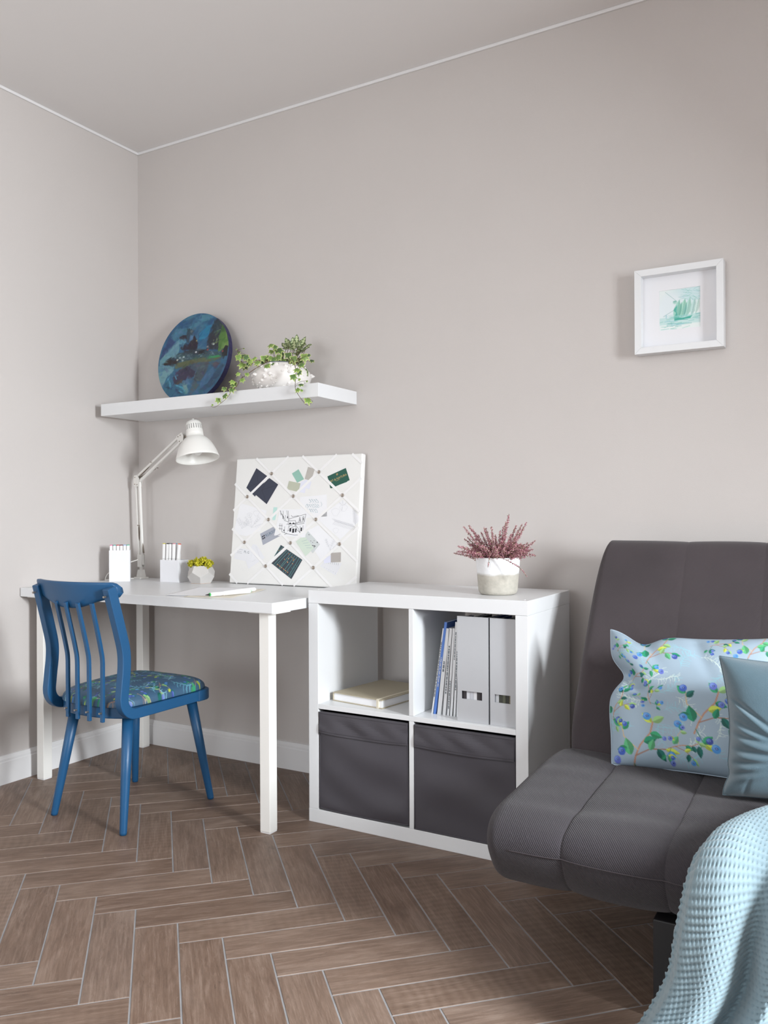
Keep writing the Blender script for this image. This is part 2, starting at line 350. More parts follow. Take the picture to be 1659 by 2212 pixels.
bb = [(0, 0), (0.015, 0), (0.015, 0.083), (0.0125, 0.086), (0.0125, 0.094), (0.009, 0.100), (0.006, 0.106), (0, 0.107)]
def base(name, f):
    b = MB(); n = len(bb); P = [f(d, z, 0) for d, z in bb]+[f(d, z, 1) for d, z in bb]
    b.add(P, [tuple(range(n)), tuple(range(2*n-1, n-1, -1))]+[(i, (i+1) % n, n+(i+1) % n, n+i) for i in range(n)])
    struct(b.build(name, m_trim))
base('baseboard_left', lambda d, z, e: (d, RY0 if e else 0.0, z))
base('baseboard_back', lambda d, z, e: (RX1 if e else 0.0, -d, z))
struct(MB().box(0, 0.007, RY0, 0, H-0.011, H).build('trim_1', m_trim, bevel=0.002))
struct(MB().box(0, RX1, -0.007, 0, H-0.011, H).build('trim_2', m_trim, bevel=0.002))
# ------------------------------------------------------------------ cube shelf unit
KX, KY, KS, KD = 1.2344, -0.4338, 0.7647, 0.39
KB = KY+KD
kx = thing('cube_shelf_unit', 'white two by two cube shelf unit between the desk and the sofa', 'shelf unit', (KX+KS/2, KY+KD/2, 0))
MB().box(KX, KX+KS, KY, KB, 0.722, KS).build('top_panel', m_white, kx, bevel=0.0012)
MB().box(KX, KX+KS, KY, KB, 0, 0.044).build('bottom_panel', m_white, kx, bevel=0.0012)
for a in (KX+0.0004, KX+KS-0.0384): MB().box(a, a+0.038, KY+0.0004, KB, 0.0442, 0.7218).build('side_panel', m_white, kx, bevel=0.0012)
MB().box(KX+0.0386, KX+KS-0.0386, KY+0.0006, KB, 0.3755, 0.3915).build('shelf_board', m_white, kx, bevel=0.001)
for z0, z1 in ((0.0442, 0.3753), (0.3917, 0.7218)): MB().box(1.6115, 1.6275, KY+0.0006, KB, z0, z1).build('divider', m_white, kx, bevel=0.001)
for x, y in ((KX+0.02, KY+0.03), (KX+0.02, KB-0.03), (KX+KS-0.02, KY+0.03), (KX+KS-0.02, KB-0.03)):
    MB().cyl((x, y, KS-0.001), (x, y, KS+0.0006), 0.0035, 12).build('screw_cap', m_trim, kx)
SHZ = 0.3915

# fabric storage boxes
def fabric_box(x0, x1, label, seed, sag):
    r = np.random.default_rng(seed); z0, z1 = 0.0446, 0.366; yf = KY+0.002; yb = KB-0.03
    t = thing('storage_box', label, 'storage box', ((x0+x1)/2, (yf+yb)/2, z0), 'dark grey fabric boxes in the shelf unit')
    th = 0.004
    b = MB(); b.box(x0, x1, yf+0.012, yb, z0+0.0005, z0+th); b.box(x0, x0+th, yf+0.012, yb, z0, z1); b.box(x1-th, x1, yf+0.012, yb, z0, z1); b.box(x0, x1, yb-th, yb, z0, z1)
    b.build('box_body', m_box, t)
    ph = r.uniform(0, 6, 12)
    def bulge(u, v):
        e = (1-(2*u-1)**6)*(1-(2*v-1)**8)
        w = 0.0035*math.sin(7*v*1.3+1.2*math.sin(3*u+ph[0])+ph[1])+0.0028*math.sin(15*v+2.0*u+1.5*math.sin(4*u+ph[2])+ph[3])+0.0015*math.sin(6*u+23*v*0.6+ph[4])
        return e*(0.006*sag+w*(1.0 if sag > 0.5 else 0.5))
    def pan(u, v, back=0):
        x = x0+(x1-x0)*u; zz = z0+0.0015+(z1-z0)*v
        if sag > 0.5:
            q = max(0, 1-v*6); x = x0+0.004*(1-2*u)*v+(x1-x0)*u; zz += q*0.006*(u-1)*(1-0)*0+q*0.006*(1-math.sin(PI*u**0.7))
        return (x, yf-bulge(u, v)*0.9+back, zz)
    N = 70; f = MB(); f.grid(N, N, lambda u, v: pan(u, v)); f.grid(N, N, lambda u, v: pan(u, v, 0.006)); 
    f.build('front_panel', m_box, t, smooth=True)
    # folded handle band along the top of the front
    bz0 = z1-0.066
    def band(u, v, k=0):
        z = bz0+(z1-bz0+0.001)*v; vv = (z-z0)/(z1-z0)
        droop = 0.004*math.sin(PI*u)*(1-v)
        w = 0.0018*math.sin(19*u+3*v+ph[6])*math.sin(PI*v)+0.0022*max(0, math.sin(9*u+5*v+ph[7]))*math.sin(PI*v)
        return (x0+0.002+(x1-x0-0.004)*u, yf-bulge(u, vv)*0.9-0.0042-w-0.0015*(1-v)+k, z-droop)
    hb = MB(); hb.grid(60, 12, lambda u, v: band(u, v)); hb.grid(60, 12, lambda u, v: band(u, v, 0.0035))
    for u0 in (0, 1): hb.grid(2, 12, lambda a, v: band(u0, v, 0.0035*a))
    for v0 in (0, 1): hb.grid(60, 2, lambda u, a: band(u, v0, 0.0035*a))
    hb.build('handle_band', m_box, t, smooth=False)
    sm = MB(); sm.tube([Vector(band(u, 0.10))+Vector((0, -0.0006, 0)) for u in np.linspace(0.01, 0.99, 40)], 0.0006, 5); sm.tube([Vector(band(u, 0.93))+Vector((0, -0.0006, 0)) for u in np.linspace(0.01, 0.99, 40)], 0.0006, 5)
    sm.build('stitching', flat('dark_thread', (58, 54, 60)), t)
    ed = MB(); ed.tube([Vector(pan(0.003, v)) for v in np.linspace(0, 1, 20)], 0.0016, 6); ed.tube([Vector(pan(0.997, v)) for v in np.linspace(0, 1, 20)], 0.0016, 6); ed.tube([Vector(pan(u, 0.002)) for u in np.linspace(0, 1, 30)], 0.0022, 6)
    ed.build('piping', m_box, t, smooth=True)
fabric_box(1.2755, 1.6095, 'dark grey fabric storage box with a rumpled front, below the beige notebook', 3, 1.0)
fabric_box(1.6295, 1.9585, 'dark grey fabric storage box with a smooth front, below the magazines and nearest the sofa', 5, 0.1)

# notebook
def RZ(a, o): return Matrix.Translation(o) @ Matrix.Rotation(a, 4, 'Z')
nb = thing('notebook', 'closed beige notebook with an elastic strap lying on the left shelf', 'notebook', (1.411, -0.25, SHZ))
M = RZ(math.radians(-8), (1.411, -0.250, SHZ)); w2, l2 = 0.105, 0.136
mb = flat('beige_cover', (176, 167, 146), 0.6)
cov = MB(); cov.box(-w2, w2, -l2, l2, 0, 0.003, M); cov.box(-w2, w2, -l2, l2, 0.026, 0.029, M); cov.box(-w2, -w2+0.003, -l2, l2, 0.003, 0.026, M); cov.build('cover', mb, nb, bevel=0.001)
MB().box(-w2+0.003, w2-0.004, -l2+0.004, l2-0.004, 0.003, 0.026, M).build('page_block', m_paper, nb)
MB().box(0.082, 0.091, -l2-0.0012, l2+0.0012, -0.000+0.0002, 0.0302, M).build('elastic_strap', flat('beige_elastic', (214, 207, 188), 0.8), nb, bevel=0.0006)

# magazines: leaning row
def magazine(x, lean, w, hgt, dep, spine, cover, label, group, y0=KY+0.062, txt=None, z=SHZ):
    t = thing('magazine', label, 'magazine', (x, y0+dep/2, z), group)
    M = Matrix.Translation((x, y0, z)) @ Matrix.Rotation(lean, 4, 'Y')
    b = MB(); b.box(0, 0.0007, 0, dep, 0, hgt, M); b.box(w-0.0007, w, 0, dep, 0, hgt, M); b.box(0, w, 0, 0.0006, 0, hgt, M); b.build('cover', spine if cover is None else cover, t)
    MB().box(0.0007, w-0.0007, 0.0006, dep-0.001, 0.0006, hgt-0.001, M).build('page_block', m_paper, t)
    if cover is not None: MB().box(0, w, -0.0006, 0, 0, hgt, M).build('spine', spine, t)
    if txt:
        k = MB(); r = np.random.default_rng(int(x*1e5)); zz = txt[0]*hgt
        while zz < txt[1]*hgt:
            l = r.uniform(0.003, 0.012); k.box(w*0.32, w*0.68, -0.0011, -0.0007, zz, min(zz+l, txt[1]*hgt), M); zz += l+r.uniform(0.0012, 0.003)
        k.build('spine_text', m_ink if cover is not m_blueC else m_inkl, t)
m_blueC = flat('blue_cover', (84, 128, 208), 0.4); m_darkC = flat('dark_cover', (52, 56, 48), 0.4); m_glossW = mat('gloss_white_cover', (226, 229, 232), 0.35, bump=0.01)
G9 = 'magazines leaning in the right shelf'
rows = [(1.6575, 0.150, 0.0065, 0.272, None, (0.2, 0.85), 'thin white magazine at the left end of the leaning row'),
        (1.6655, 0.138, 0.0085, 0.292, m_blueC, (0.30, 0.62), 'tall blue magazine leaning near the left end of the row'),
        (1.6775, 0.112, 0.0145, 0.272, None, (0.5, 0.62), 'thick white magazine just right of the blue one'),
        (1.6965, 0.088, 0.0115, 0.272, None, (0.25, 0.8), 'white magazine in the leaning row, second right of the blue one'),
        (1.7115, 0.076, 0.0085, 0.272, None, (0.08, 0.4), 'white magazine in the leaning row, third right of the blue one'),
        (1.7225, 0.068, 0.0080, 0.292, m_darkC, (0.6, 0.9), 'tall white-spined magazine with a dark cover in the leaning row'),
        (1.7330, 0.054, 0.0085, 0.272, None, (0.3, 0.75), 'white magazine just right of the tall one with the dark cover'),
        (1.7435, 0.042, 0.0085, 0.272, None, (0.35, 0.8), 'white magazine in the leaning row, second from the magazine files'),
        (1.7545, 0.020, 0.0105, 0.268, None, (0.05, 0.75), 'white magazine standing against the left magazine file')]
for x, a, w, h, cv, tx, lab in rows:
    magazine(x, a, w, h, 0.205, m_blueC if cv is m_blueC else m_glossW, cv, lab, G9, txt=tx)

# magazine files
m_file = mat('file_card', (182, 184, 188), 0.55, bump=0.02, bscale=200)
def mag_file(x0, x1, label):
    y0, y1, z0, z1 = KY+0.018, KY+0.268, SHZ+0.0003, SHZ+0.316
    t = thing('magazine_file', label, 'magazine file', ((x0+x1)/2, (y0+y1)/2, z0), 'magazine files in the right shelf')
    th = 0.003; xs0, xs1 = x0+0.014, x1-0.020; za, zb = z0+0.068, z0+0.092
    f = MB()
    f.box(x0, xs0, y0, y0+th, z0, z1); f.box(xs1, x1, y0, y0+th, z0, z1); f.box(xs0, xs1, y0, y0+th, z0, za); f.box(xs0, xs1, y0, y0+th, zb, z1)
    f.build('front_panel', m_file, t, merge=True)
    for a in (x0, x1-th):
        P = [(y0+th, z0), (y1, z0), (y1, z0+0.20), (y0+0.10, z1-0.01), (y0+th, z1)]
        b = MB(); n = len(P); b.add([(a, y, z) for y, z in P]+[(a+th, y, z) for y, z in P], [tuple(range(n)), tuple(range(2*n-1, n-1, -1))]+[(i, (i+1) % n, n+(i+1) % n, n+i) for i in range(n)]); b.build('side_panel', m_file, t)
    MB().box(x0+th, x1-th, y1-th, y1, z0+th, z0+0.20).build('back_panel', m_file, t)
    MB().box(x0+th, x1-th, y0+th, y1, z0, z0+th).build('bottom_panel', m_file, t)
    return x0+th, x1-th, y0+th, z0+th
cols = [(36, 34, 38), (50, 46, 50), (208, 210, 216), (190, 192, 200), (214, 214, 218), (60, 56, 60), (44, 40, 46), (70, 62, 52)]
fx = mag_file(1.7685, 1.8690, 'white magazine file with a label slot, next to the leaning magazines')
fx2 = mag_file(1.8745, 1.9580, 'white magazine file with a label slot, half hidden by the right side panel')
for (a, b_, y0, z0), nm, cl, dz in ((fx, 'left', cols, [0, 0, -.01, -.02, 0, 0.0, 0.005, 0]), (fx2, 'right', [(170, 172, 176), (190, 192, 196), (60, 62, 54), (92, 96, 80), (48, 50, 42), (120, 112, 92), (70, 66, 60)], [0, 0, 0, 0, 0, 0, 0])):
    n = len(cl); w = (b_-a-0.004)/n
    WORDS = ['first', 'second', 'third', 'fourth', 'fifth', 'sixth', 'seventh', 'eighth']
    for i, c in enumerate(cl):
        cm = (40, 78, 168) if (nm == 'left' and i >= n-2) else c
        tone = 'dark' if sum(c) < 300 else ('olive' if sum(c) < 420 else 'pale')
        magazine(a+0.002+i*w, 0, w*0.94, 0.2975+dz[i] if nm == 'left' else 0.296, 0.20, flat('spine_%d_%d_%d' % c, c), flat('cover_%d_%d_%d' % cm, cm), '%s magazine inside the %s file, %s from its left side' % (tone, 'fully visible' if nm == 'left' else 'half hidden', WORDS[i]), 'magazines inside the %s file' % ('fully visible' if nm == 'left' else 'half hidden'), y0=y0+0.004, z=z0)

# ------------------------------------------------------------------ desk
DX0, DX1, DY0, DY1, DZ = 0.004, 1.2232, -0.6131, -0.008, 0.7375
dk = thing('desk', 'white desk standing in the corner with four square legs', 'desk', ((DX0+DX1)/2, (DY0+DY1)/2, 0))
MB().box(DX0, DX1, DY0, DY1, DZ-0.034, DZ).build('tabletop', m_white, dk, bevel=0.0015)
LEG = 0.039
def leg(xb, yb, xt, yt):
    b = MB(); h = LEG/2; b.add([(xb+a*h, yb+c*h, 0.004) for a, c in ((-1, -1), (1, -1), (1, 1), (-1, 1))]+[(xt+a*h, yt+c*h, DZ-0.036) for a, c in ((-1, -1), (1, -1), (1, 1), (-1, 1))], [(3, 2, 1, 0), (4, 5, 6, 7)]+[(i, (i+1) % 4, 4+(i+1) % 4, 4+i) for i in range(4)])
    l = b.build('leg', m_whitem, dk, bevel=0.0015)
    MB().box(xb-h+0.001, xb+h-0.001, yb-h+0.001, yb+h-0.001, 0.0, 0.004).build('foot_pad', m_trim, l)
    p = MB(); p.prism(rrect(xt-0.055, xt+0.055, yt-0.04 if yt < -.3 else yt-0.06, yt+0.06 if yt < -.3 else yt+0.04, 0.015), DZ-0.0365, DZ-0.0341); p.build('mounting_plate', m_whitem, l)
LEGS = dict(fl=(0.082, -0.566), fr=(1.170, -0.566), bl=(0.082, -0.058), br=(1.165, -0.058))
leg(*LEGS['fl'], *LEGS['fl']); leg(1.176, -0.574, 1.168, -0.566); leg(*LEGS['bl'], *LEGS['bl']); leg(*LEGS['br'], *LEGS['br'])

# ------------------------------------------------------------------ wall shelf
sh = tag(MB().box(0.051, 1.1584, -0.2593, -0.0003, 1.4341, 1.4839).build('wall_shelf', m_white, bevel=0.0012), 'long white floating shelf above the desk', 'shelf')
SZ = 1.4839

# ------------------------------------------------------------------ chair
CX, CY = 0.633, -0.635
ch = thing('chair', 'blue painted spindle-back chair with a berry-print seat at the desk', 'chair', (CX, CY, 0))
def sweep(name, path, sx, t, x, mt, parent, bevel=0.003, tt=None):      # path in (y,z); rectangular section
    b = MB(); vs = []; n = len(path)
    for i, (y, z) in enumerate(path):
        a = np.array(path[min(i+1, n-1)])-np.array(path[max(i-1, 0)]); a = a/np.linalg.norm(a); nn = np.array((-a[1], a[0])); h = (tt[i] if tt else t)/2
        xo = x[i] if hasattr(x, '__len__') else x
        for u, q in ((-1, -1), (1, -1), (1, 1), (-1, 1)): vs.append((xo+u*sx/2, y+nn[0]*h*q, z+nn[1]*h*q))
    fs = [(i*4+k, i*4+(k+1) % 4, (i+1)*4+(k+1) % 4, (i+1)*4+k) for i in range(n-1) for k in range(4)]+[(3, 2, 1, 0), tuple(range(4*n-4, 4*n))]
    return b.add(vs, fs).build(name, mt, parent, bevel=bevel, smooth=True)
side = [tuple(p) for p in spline([(-0.906, 0.792), (-0.884, 0.72), (-0.862, 0.645), (-0.848, 0.59), (-0.846, 0.54), (-0.852, 0.48), (-0.856, 0.445)], 26)]+[(-0.806+0.050*math.cos(a), 0.4365+0.050*math.sin(a)) for a in np.linspace(PI, 1.5*PI, 10)]+[(-0.74, 0.3865), (-0.60, 0.3865), (-0.52, 0.3865)]
CXB, HB = 0.651, 0.170                                  # the back is narrower than the front of the seat
def side_x(sx, y, z):
    x = CXB+sx*HB
    if z > 0.5: return x+(0.012*(z-0.5)/0.29 if sx < 0 else 0.0)
    return x+(CX+sx*0.187-x)*min(1, max(0, (y+0.806)/0.286)) if z < 0.40 else x
for sx in (-1, 1):
    o = sweep('side_frame', side, 0.027, 0.034, [side_x(sx, y, z) for y, z in side], m_blue, ch)
    xs = side_x(sx, -.92, .765); s = MB(); s.cyl((xs, -0.928, 0.765), (xs, -0.9195, 0.7655), 0.0035, 10); s.build('screw', m_steel, o)
# crest rail
def crest(u, k):
    x = 0.643+(-0.186+0.372*u); e = 2*u-1; yc = -0.868-0.052*(1-e*e)**0.8 if abs(e) < 1 else -0.868
    en = max(0, (abs(e)-0.90)/0.10); q = math.sqrt(max(0.0, 1-en*en*0.85))
    zt, zb = 0.807, 0.757-0.036*math.exp(-(abs(e)/0.60)**2.6)
    zm = (zt+zb)/2; hz = (zt-zb)/2*q; lean = -0.30
    a = 2*PI*k; ca, sa = math.cos(a), math.sin(a); p = 0.35
    yy = math.copysign(abs(ca)**p, ca)*0.0115; zz = math.copysign(abs(sa)**p, sa)*hz
    return (x, yc+yy+(zm+zz-0.78)*lean*1.0, zm+zz)
b = MB(); b.grid(24, 45, lambda k, u: crest(u, k), cu=True); b.add([crest(0, k/24) for k in range(24)], [tuple(range(24))]); b.add([crest(1, k/24) for k in range(24)], [tuple(range(24))])
b.build('crest_rail', m_blue, ch, smooth=True, merge=True)
slp = [tuple(p) for p in spline([(-0.916, 0.742), (-0.903, 0.69), (-0.890, 0.64), (-0.878, 0.59), (-0.872, 0.555), (-0.871, 0.49), (-0.870, 0.43), (-0.870, 0.362)], 28)]
for i, (xb, xt) in enumerate(((0.590, 0.594), (0.643, 0.648), (0.697, 0.703), (0.750, 0.757))):
    dx = xb-0.670
    bow = 0.006 if i in (1, 2) else 0.0
    n = len(slp); o = sweep('slat', [(y-bow-0.012*(1-abs(dx)/0.1)*0.5*(z-0.36)/0.4, z) for y, z in slp], 0.0125, 0.0100, [xb+(xt-xb)*(z-0.36)/0.38 for y, z in slp], m_blue, ch, bevel=0.0015)
    s = MB(); s.cyl((xb, -0.884-bow, 0.392), (xb, -0.8745-bow, 0.392), 0.003, 10); s.build('screw', m_steel, o)
def seatpoly(o):
    P = arc(CX+0.2005-0.05, -0.440-0.05, 0.05, 0, 90, 8)+arc(CX-0.2005+0.05, -0.440-0.05, 0.05, 90, 180, 8)+[(CX-0.2005, -0.522), (CX-0.1735, -0.5225)]
    n = 16
    for i in range(n+1):
        e = -1+2*i/n; P.append((CXB+0.1565*e, -0.812-o-0.045*(1-abs(e)**2.6)))
    return P+[(CX+0.1735, -0.5225), (CX+0.2005, -0.522)]
MB().prism(seatpoly(0.0), 0.3675, 0.4045).build('seat_frame', m_blue, ch, bevel=0.004)
# printed seat cushion
def sprig(P, x, y, sc, rot, dark=0, seed=0):
    r = np.random.default_rng(seed); D = lambda c: np.array(c, float)*(1-0.28*dark)
    def loc(u, v): return x+sc*(u*math.cos(rot)-v*math.sin(rot)), y+sc*(u*math.sin(rot)+v*math.cos(rot))
    main = [loc(*p) for p in ((0, 0), (6, -20), (14, -38), (30, -60), (34, -80))]
    P.line(main, 2.6*sc, D((176, 132, 108))); P.line([loc(6, -20), loc(30, -34), loc(55, -38)], 1.8*sc, D((150, 112, 92))); P.line([loc(10, -30), loc(-14, -48), loc(-18, -66)], 1.6*sc, D((196, 170, 130))); P.line([loc(2, -8), loc(14, 12), loc(10, 24)], 1.6*sc, D((70, 130, 110)))
    G = [(30, 140, 104), (88, 176, 120), (20, 104, 96), (150, 196, 128), (52, 158, 110), (196, 212, 84)]
    for (u, v, L, wd, a) in ((34, -80, 17, 9, -0.6), (32, -78, 17, 9, -2.4), (30, -60, 16, 9, 0.2), (-18, -66, 16, 9, -2.6), (-16, -60, 14, 8, -0.9), (20, -44, 18, 10, -0.4), (-2, -20, 22, 13, -1.9), (-8, -30, 15, 8, 2.9), (42, -36, 17, 9, 0.9), (55, -38, 18, 7, 0.1), (30, -32, 16, 8, -1.3), (14, 12, 18, 8, 0.5), (14, 14, 17, 9, -0.8), (8, 20, 15, 7, 1.4)):
        px, py = loc(u, v); c = G[r.integers(0, 6)]; P.leaf(px, py, L*1.25*sc, wd*1.35*sc, a+rot, D(c), D(np.array(c)*0.80))
    for (u, v, R) in ((-24, -74, 6.4), (24, -88, 6.6), (-18, -24, 6.6), (-26, -10, 6.2), (64, -30, 6.6), (34, 18, 7), (24, 8, 5.6)):
        px, py = loc(u, v); c = [(62, 92, 178), (96, 110, 190), (70, 140, 205), (52, 70, 150)][r.integers(0, 4)]
        P.ell(px, py, R*sc, R*sc, D(c)); P.ell(px-R*.25*sc, py-R*.3*sc, R*.6*sc, R*.5*sc, D((130, 165, 220)), al=0.6, soft=2.5); P.ell(px+R*.1*sc, py-R*.1*sc, R*.34*sc, R*.28*sc, D((34, 50, 120))); P.ell(px+R*.1*sc, py-R*.1*sc, R*.16*sc, R*.13*sc, D((150, 180, 225)))
def fern(P, x, y, sc, rot, col, seed=0, al=0.8):
    r = np.random.default_rng(seed); n = 9; pts = []
    for i in range(n):
        t = i/(n-1); a = rot+0.5*math.sin(2*t+seed); pts.append((x+sc*t*60*math.cos(a), y+sc*t*60*math.sin(a)))
    P.line(pts, 1.2*sc, col, al)
    for i in range(1, n):
        for sg in (-1, 1):
            L = sc*r.uniform(10, 20); a = rot+sg*r.uniform(0.5, 1.1); q = pts[i]; m_ = (q[0]+L*.6*math.cos(a), q[1]+L*.6*math.sin(a)); e = (m_[0]+L*.5*math.cos(a+sg*.4), m_[1]+L*.5*math.sin(a+sg*.4)); P.line([q, m_, e], 1.3*sc, col, al)
PS = Paint(420, 420, (57, 89, 116))
for i in range(26): fern(PS, rng.uniform(0, 420), rng.uniform(0, 420), rng.uniform(1.0, 1.4), rng.uniform(0, 6.3), (112, 182, 196) if i % 2 else (158, 212, 220), i, 0.95)
for i, (x, y) in enumerate([(60, 90), (170, 60), (290, 100), (380, 60), (110, 200), (230, 180), (350, 210), (50, 310), (170, 300), (290, 320), (390, 340), (110, 400), (230, 410), (340, 420)]): sprig(PS, x, y, 0.90, 0.6+0.5*math.sin(i*2.1)+(1.2 if i % 3 == 0 else 0), 0.15, i)
def seatc(u, v, top=True):
    a, b2 = 2*u-1, 2*v-1
    # square to rounded outline
    x = a*math.sqrt(1-0.22*b2*b2*a*a*b2*b2); y = b2*math.sqrt(1-0.22*a*a*a*a*b2*b2)
    hx, hy = 0.192, 0.207; k = 0.5-0.5*y; X = CX+(CXB+0.004-CX)*k+x*(hx-0.026*k); Y = -0.640+y*hy
    if b2 < 0: Y -= 0.016*(1-a*a)*(-b2)
    d = max(0.0, (1-abs(a)**5)*(1-abs(b2)**5)); z = (0.4095+0.044*d**0.42*(0.86+0.14*(1-a*a)*(1-b2*b2))) if top else 0.4055
    return X, Y, z
N = 210; b = MB(); b.grid(N, N, lambda u, v: seatc(u, v)); uv = [(i/(N-1), 1-j/(N-1)) for j in range(N) for i in range(N)]
b.grid(N, 2, lambda u, w: (lambda p: (p[0], p[1], 0.4055+(p[2]-0.4055)*w))(seatc(u, 0))); uv += [(i/(N-1), 1) for j in range(2) for i in range(N)]
b.grid(N, 2, lambda u, w: (lambda p: (p[0], p[1], 0.4055+(p[2]-0.4055)*w))(seatc(u, 1))); uv += [(i/(N-1), 0) for j in range(2) for i in range(N)]
for e in (0, 1):
    b.grid(N, 2, lambda u, w: (lambda p: (p[0], p[1], 0.4055+(p[2]-0.4055)*w))(seatc(e, u))); uv += [(e, 1-i/(N-1)) for j in range(2) for i in range(N)]
b.grid(40, 40, lambda u, v: seatc(u, v, False)); uv += [(0.5, 0.5)]*1600
uv = np.array(uv); b.build('seat_cushion', m_seatp, ch, smooth=True, colors=PS.at(uv[:, 0], uv[:, 1]))
for (fx_, fy_, tx, ty) in ((0.447, -0.812, 0.512, -0.775), (0.791, -0.825, 0.772, -0.785), (0.419, -0.423, 0.492, -0.490), (0.802, -0.428, 0.768, -0.492)):
    MB().tube([(fx_, fy_, 0.0), (fx_+(tx-fx_)*.02, fy_+(ty-fy_)*.02, 0.008), (fx_+(tx-fx_)*.5, fy_+(ty-fy_)*.5, 0.185), (tx, ty, 0.368)], [0.0105, 0.0115, 0.0155, 0.0185], 24).build('leg', m_blue, ch, smooth=False, bevel=0)
for o in ch.children:
    if o.name.startswith('leg'): o.data.polygons.foreach_set('use_smooth', [len(p.vertices) == 4 for p in o.data.polygons])

# ------------------------------------------------------------------ sofa
sf = thing('sofa', 'dark grey upholstered sofa bed with quilted seat against the back wall', 'sofa', (2.85, -0.5, 0))
SX0, SX1 = 2.128, 3.56
def loop_len(P):
    P = [np.array(p, float) for p in P]; n = len(P); d = [np.linalg.norm(P[(i+1) % n]-P[i]) for i in range(n)]; return P, d
def closed_curve(P, n):                                # smooth closed loop, resampled
    P = [np.array(p, float) for p in P]; m_ = len(P); dense = []
    for i in range(m_):
        a, b2, c, d = P[i-1], P[i], P[(i+1) % m_], P[(i+2) % m_]
        for k in range(24):
            t = k/24; dense.append(0.5*(2*b2+(c-a)*t+(2*a-5*b2+4*c-d)*t*t+(3*b2-a-3*c+d)*t**3))
    D = np.array(dense); L = np.r_[0, np.cumsum(np.linalg.norm(np.roll(D, -1, 0)-D, axis=1))]; q = np.linspace(0, L[-1], n, endpoint=False)
    E = np.vstack([D, D[:1]]); return np.c_[np.interp(q, L, E[:, 0]), np.interp(q, L, E[:, 1])]
def cushion(name, prof, seams, hseam, mt, parent, nx=260, npf=200, cap=0.05, depth=0.012, wr=0.003, capc=None, seed=0, capmin=0.25, X0=None):
    SX0 = X0 or globals()['SX0']
    C = closed_curve(prof, npf); tn = np.roll(C, -1, 0)-np.roll(C, 1, 0); tn /= np.linalg.norm(tn, axis=1)[:, None]; nr = np.c_[tn[:, 1], -tn[:, 0]]
    ctr = C.mean(0) if capc is None else np.array(capc)
    if np.sum(nr*(C-C.mean(0))) < 0: nr = -nr
    r = np.random.default_rng(seed); ph = r.uniform(0, 6.28, 10); arc_s = np.arange(npf)/npf
    xs = np.unique(np.r_[np.linspace(SX0, SX1, nx), np.concatenate([np.linspace(s-0.02, s+0.02, 15) for s in seams]), SX0+cap*(1-np.cos(np.linspace(0, PI/2, 14)))]); xs = xs[(xs >= SX0) & (xs <= SX1)]
    vs = []
    bounds = [SX0]+list(seams)+[SX1]
    for x in xs:
        k = max(i for i in range(len(bounds)-1) if bounds[i] <= x+1e-9); a, b2 = bounds[k], bounds[k+1]; u = (x-a)/(b2-a)
        puff = depth*(math.sin(PI*u)**0.45 if 0 < u < 1 else 0)-depth
        if k == 0 and u < 0.5: puff = 0
        q = min(1, max(0, (x-SX0)/cap)); sc = capmin+(1-capmin)*math.sqrt(max(0, 1-(1-q)**2.2))
        q2 = min(1, max(0, (SX1-x)/cap)); sc *= math.sqrt(max(0.02, 1-(1-q2)**2))
        for i in range(npf):
            off = puff
            for hs, hd, hw in hseam: off -= hd*math.exp(-((((arc_s[i]-hs+0.5) % 1)-0.5)/hw)**2)
            off += wr*math.sin(46*arc_s[i]+2*math.sin(5*x+ph[0])+ph[1])*math.sin(9*x+ph[2])*0.7+wr*0.6*math.sin(90*arc_s[i]+7*x+ph[3])*math.sin(4*x+ph[4]+12*arc_s[i])
            p = ctr+(C[i]-ctr)*sc+nr[i]*off*min(1, q*1.5)
            vs.append((x, p[0], p[1]))
    m_, n = len(xs), npf; fs = [(i*n+k, i*n+(k+1) % n, (i+1)*n+(k+1) % n, (i+1)*n+k) for i in range(m_-1) for k in range(n)]+[tuple(range(n)), tuple(range((m_-1)*n, m_*n))]
    per = float(np.sum(np.linalg.norm(np.roll(C, -1, 0)-C, axis=1)))
    o = MB().add(vs, fs).build(name, mt, parent, smooth=True, uvs=[(x, arc_s[i]*per) for x in xs for i in range(npf)])
    return C, nr, xs
seat_prof = [(-0.44, 0.362), (-0.55, 0.388), (-0.70, 0.384), (-0.85, 0.376), (-0.97, 0.368), (-1.030, 0.352), (-1.052, 0.318), (-1.038, 0.272), (-0.995, 0.222), (-0.93, 0.196), (-0.80, 0.205), (-0.60, 0.225), (-0.44, 0.25), (-0.40, 0.31)]
back_prof = [(-0.515, 0.365), (-0.46, 0.46), (-0.375, 0.60), (-0.27, 0.76), (-0.175, 0.895), (-0.135, 0.930), (-0.100, 0.925), (-0.085, 0.893), (-0.17, 0.76), (-0.28, 0.60), (-0.37, 0.45), (-0.41, 0.36), (-0.46, 0.33)]
SEAM_S = [2.292, 2.497, 2.705, 2.91, 3.12, 3.33]; SEAM_B = [2.385, 2.595, 2.81, 3.02, 3.23, 3.44]
C1, n1, _ = cushion('seat_cushion', seat_prof, SEAM_S, [(0.335, 0.0, 0.004)], m_sofa, sf, depth=0.009, wr=0.0022, cap=0.045, capc=(-0.80, 0.30), seed=2, capmin=0.60, X0=2.108)
C2, n2, _ = cushion('back_cushion', back_prof, SEAM_B, [], m_sofab, sf, depth=0.0035, wr=0.0010, cap=0.035, capc=(-0.30, 0.62), seed=4)
bf = MB(); bf.box(2.462, 3.40, -0.985, -0.945, 0.0, 0.20); bf.box(2.462, 3.40, -0.14, -0.10, 0.0, 0.20); bf.box(2.462, 2.50, -0.945, -0.14, 0.0, 0.20); bf.box(3.362, 3.40, -0.945, -0.14, 0, 0.20); bf.box(2.50, 3.362, -0.945, -0.14, 0.17, 0.20)
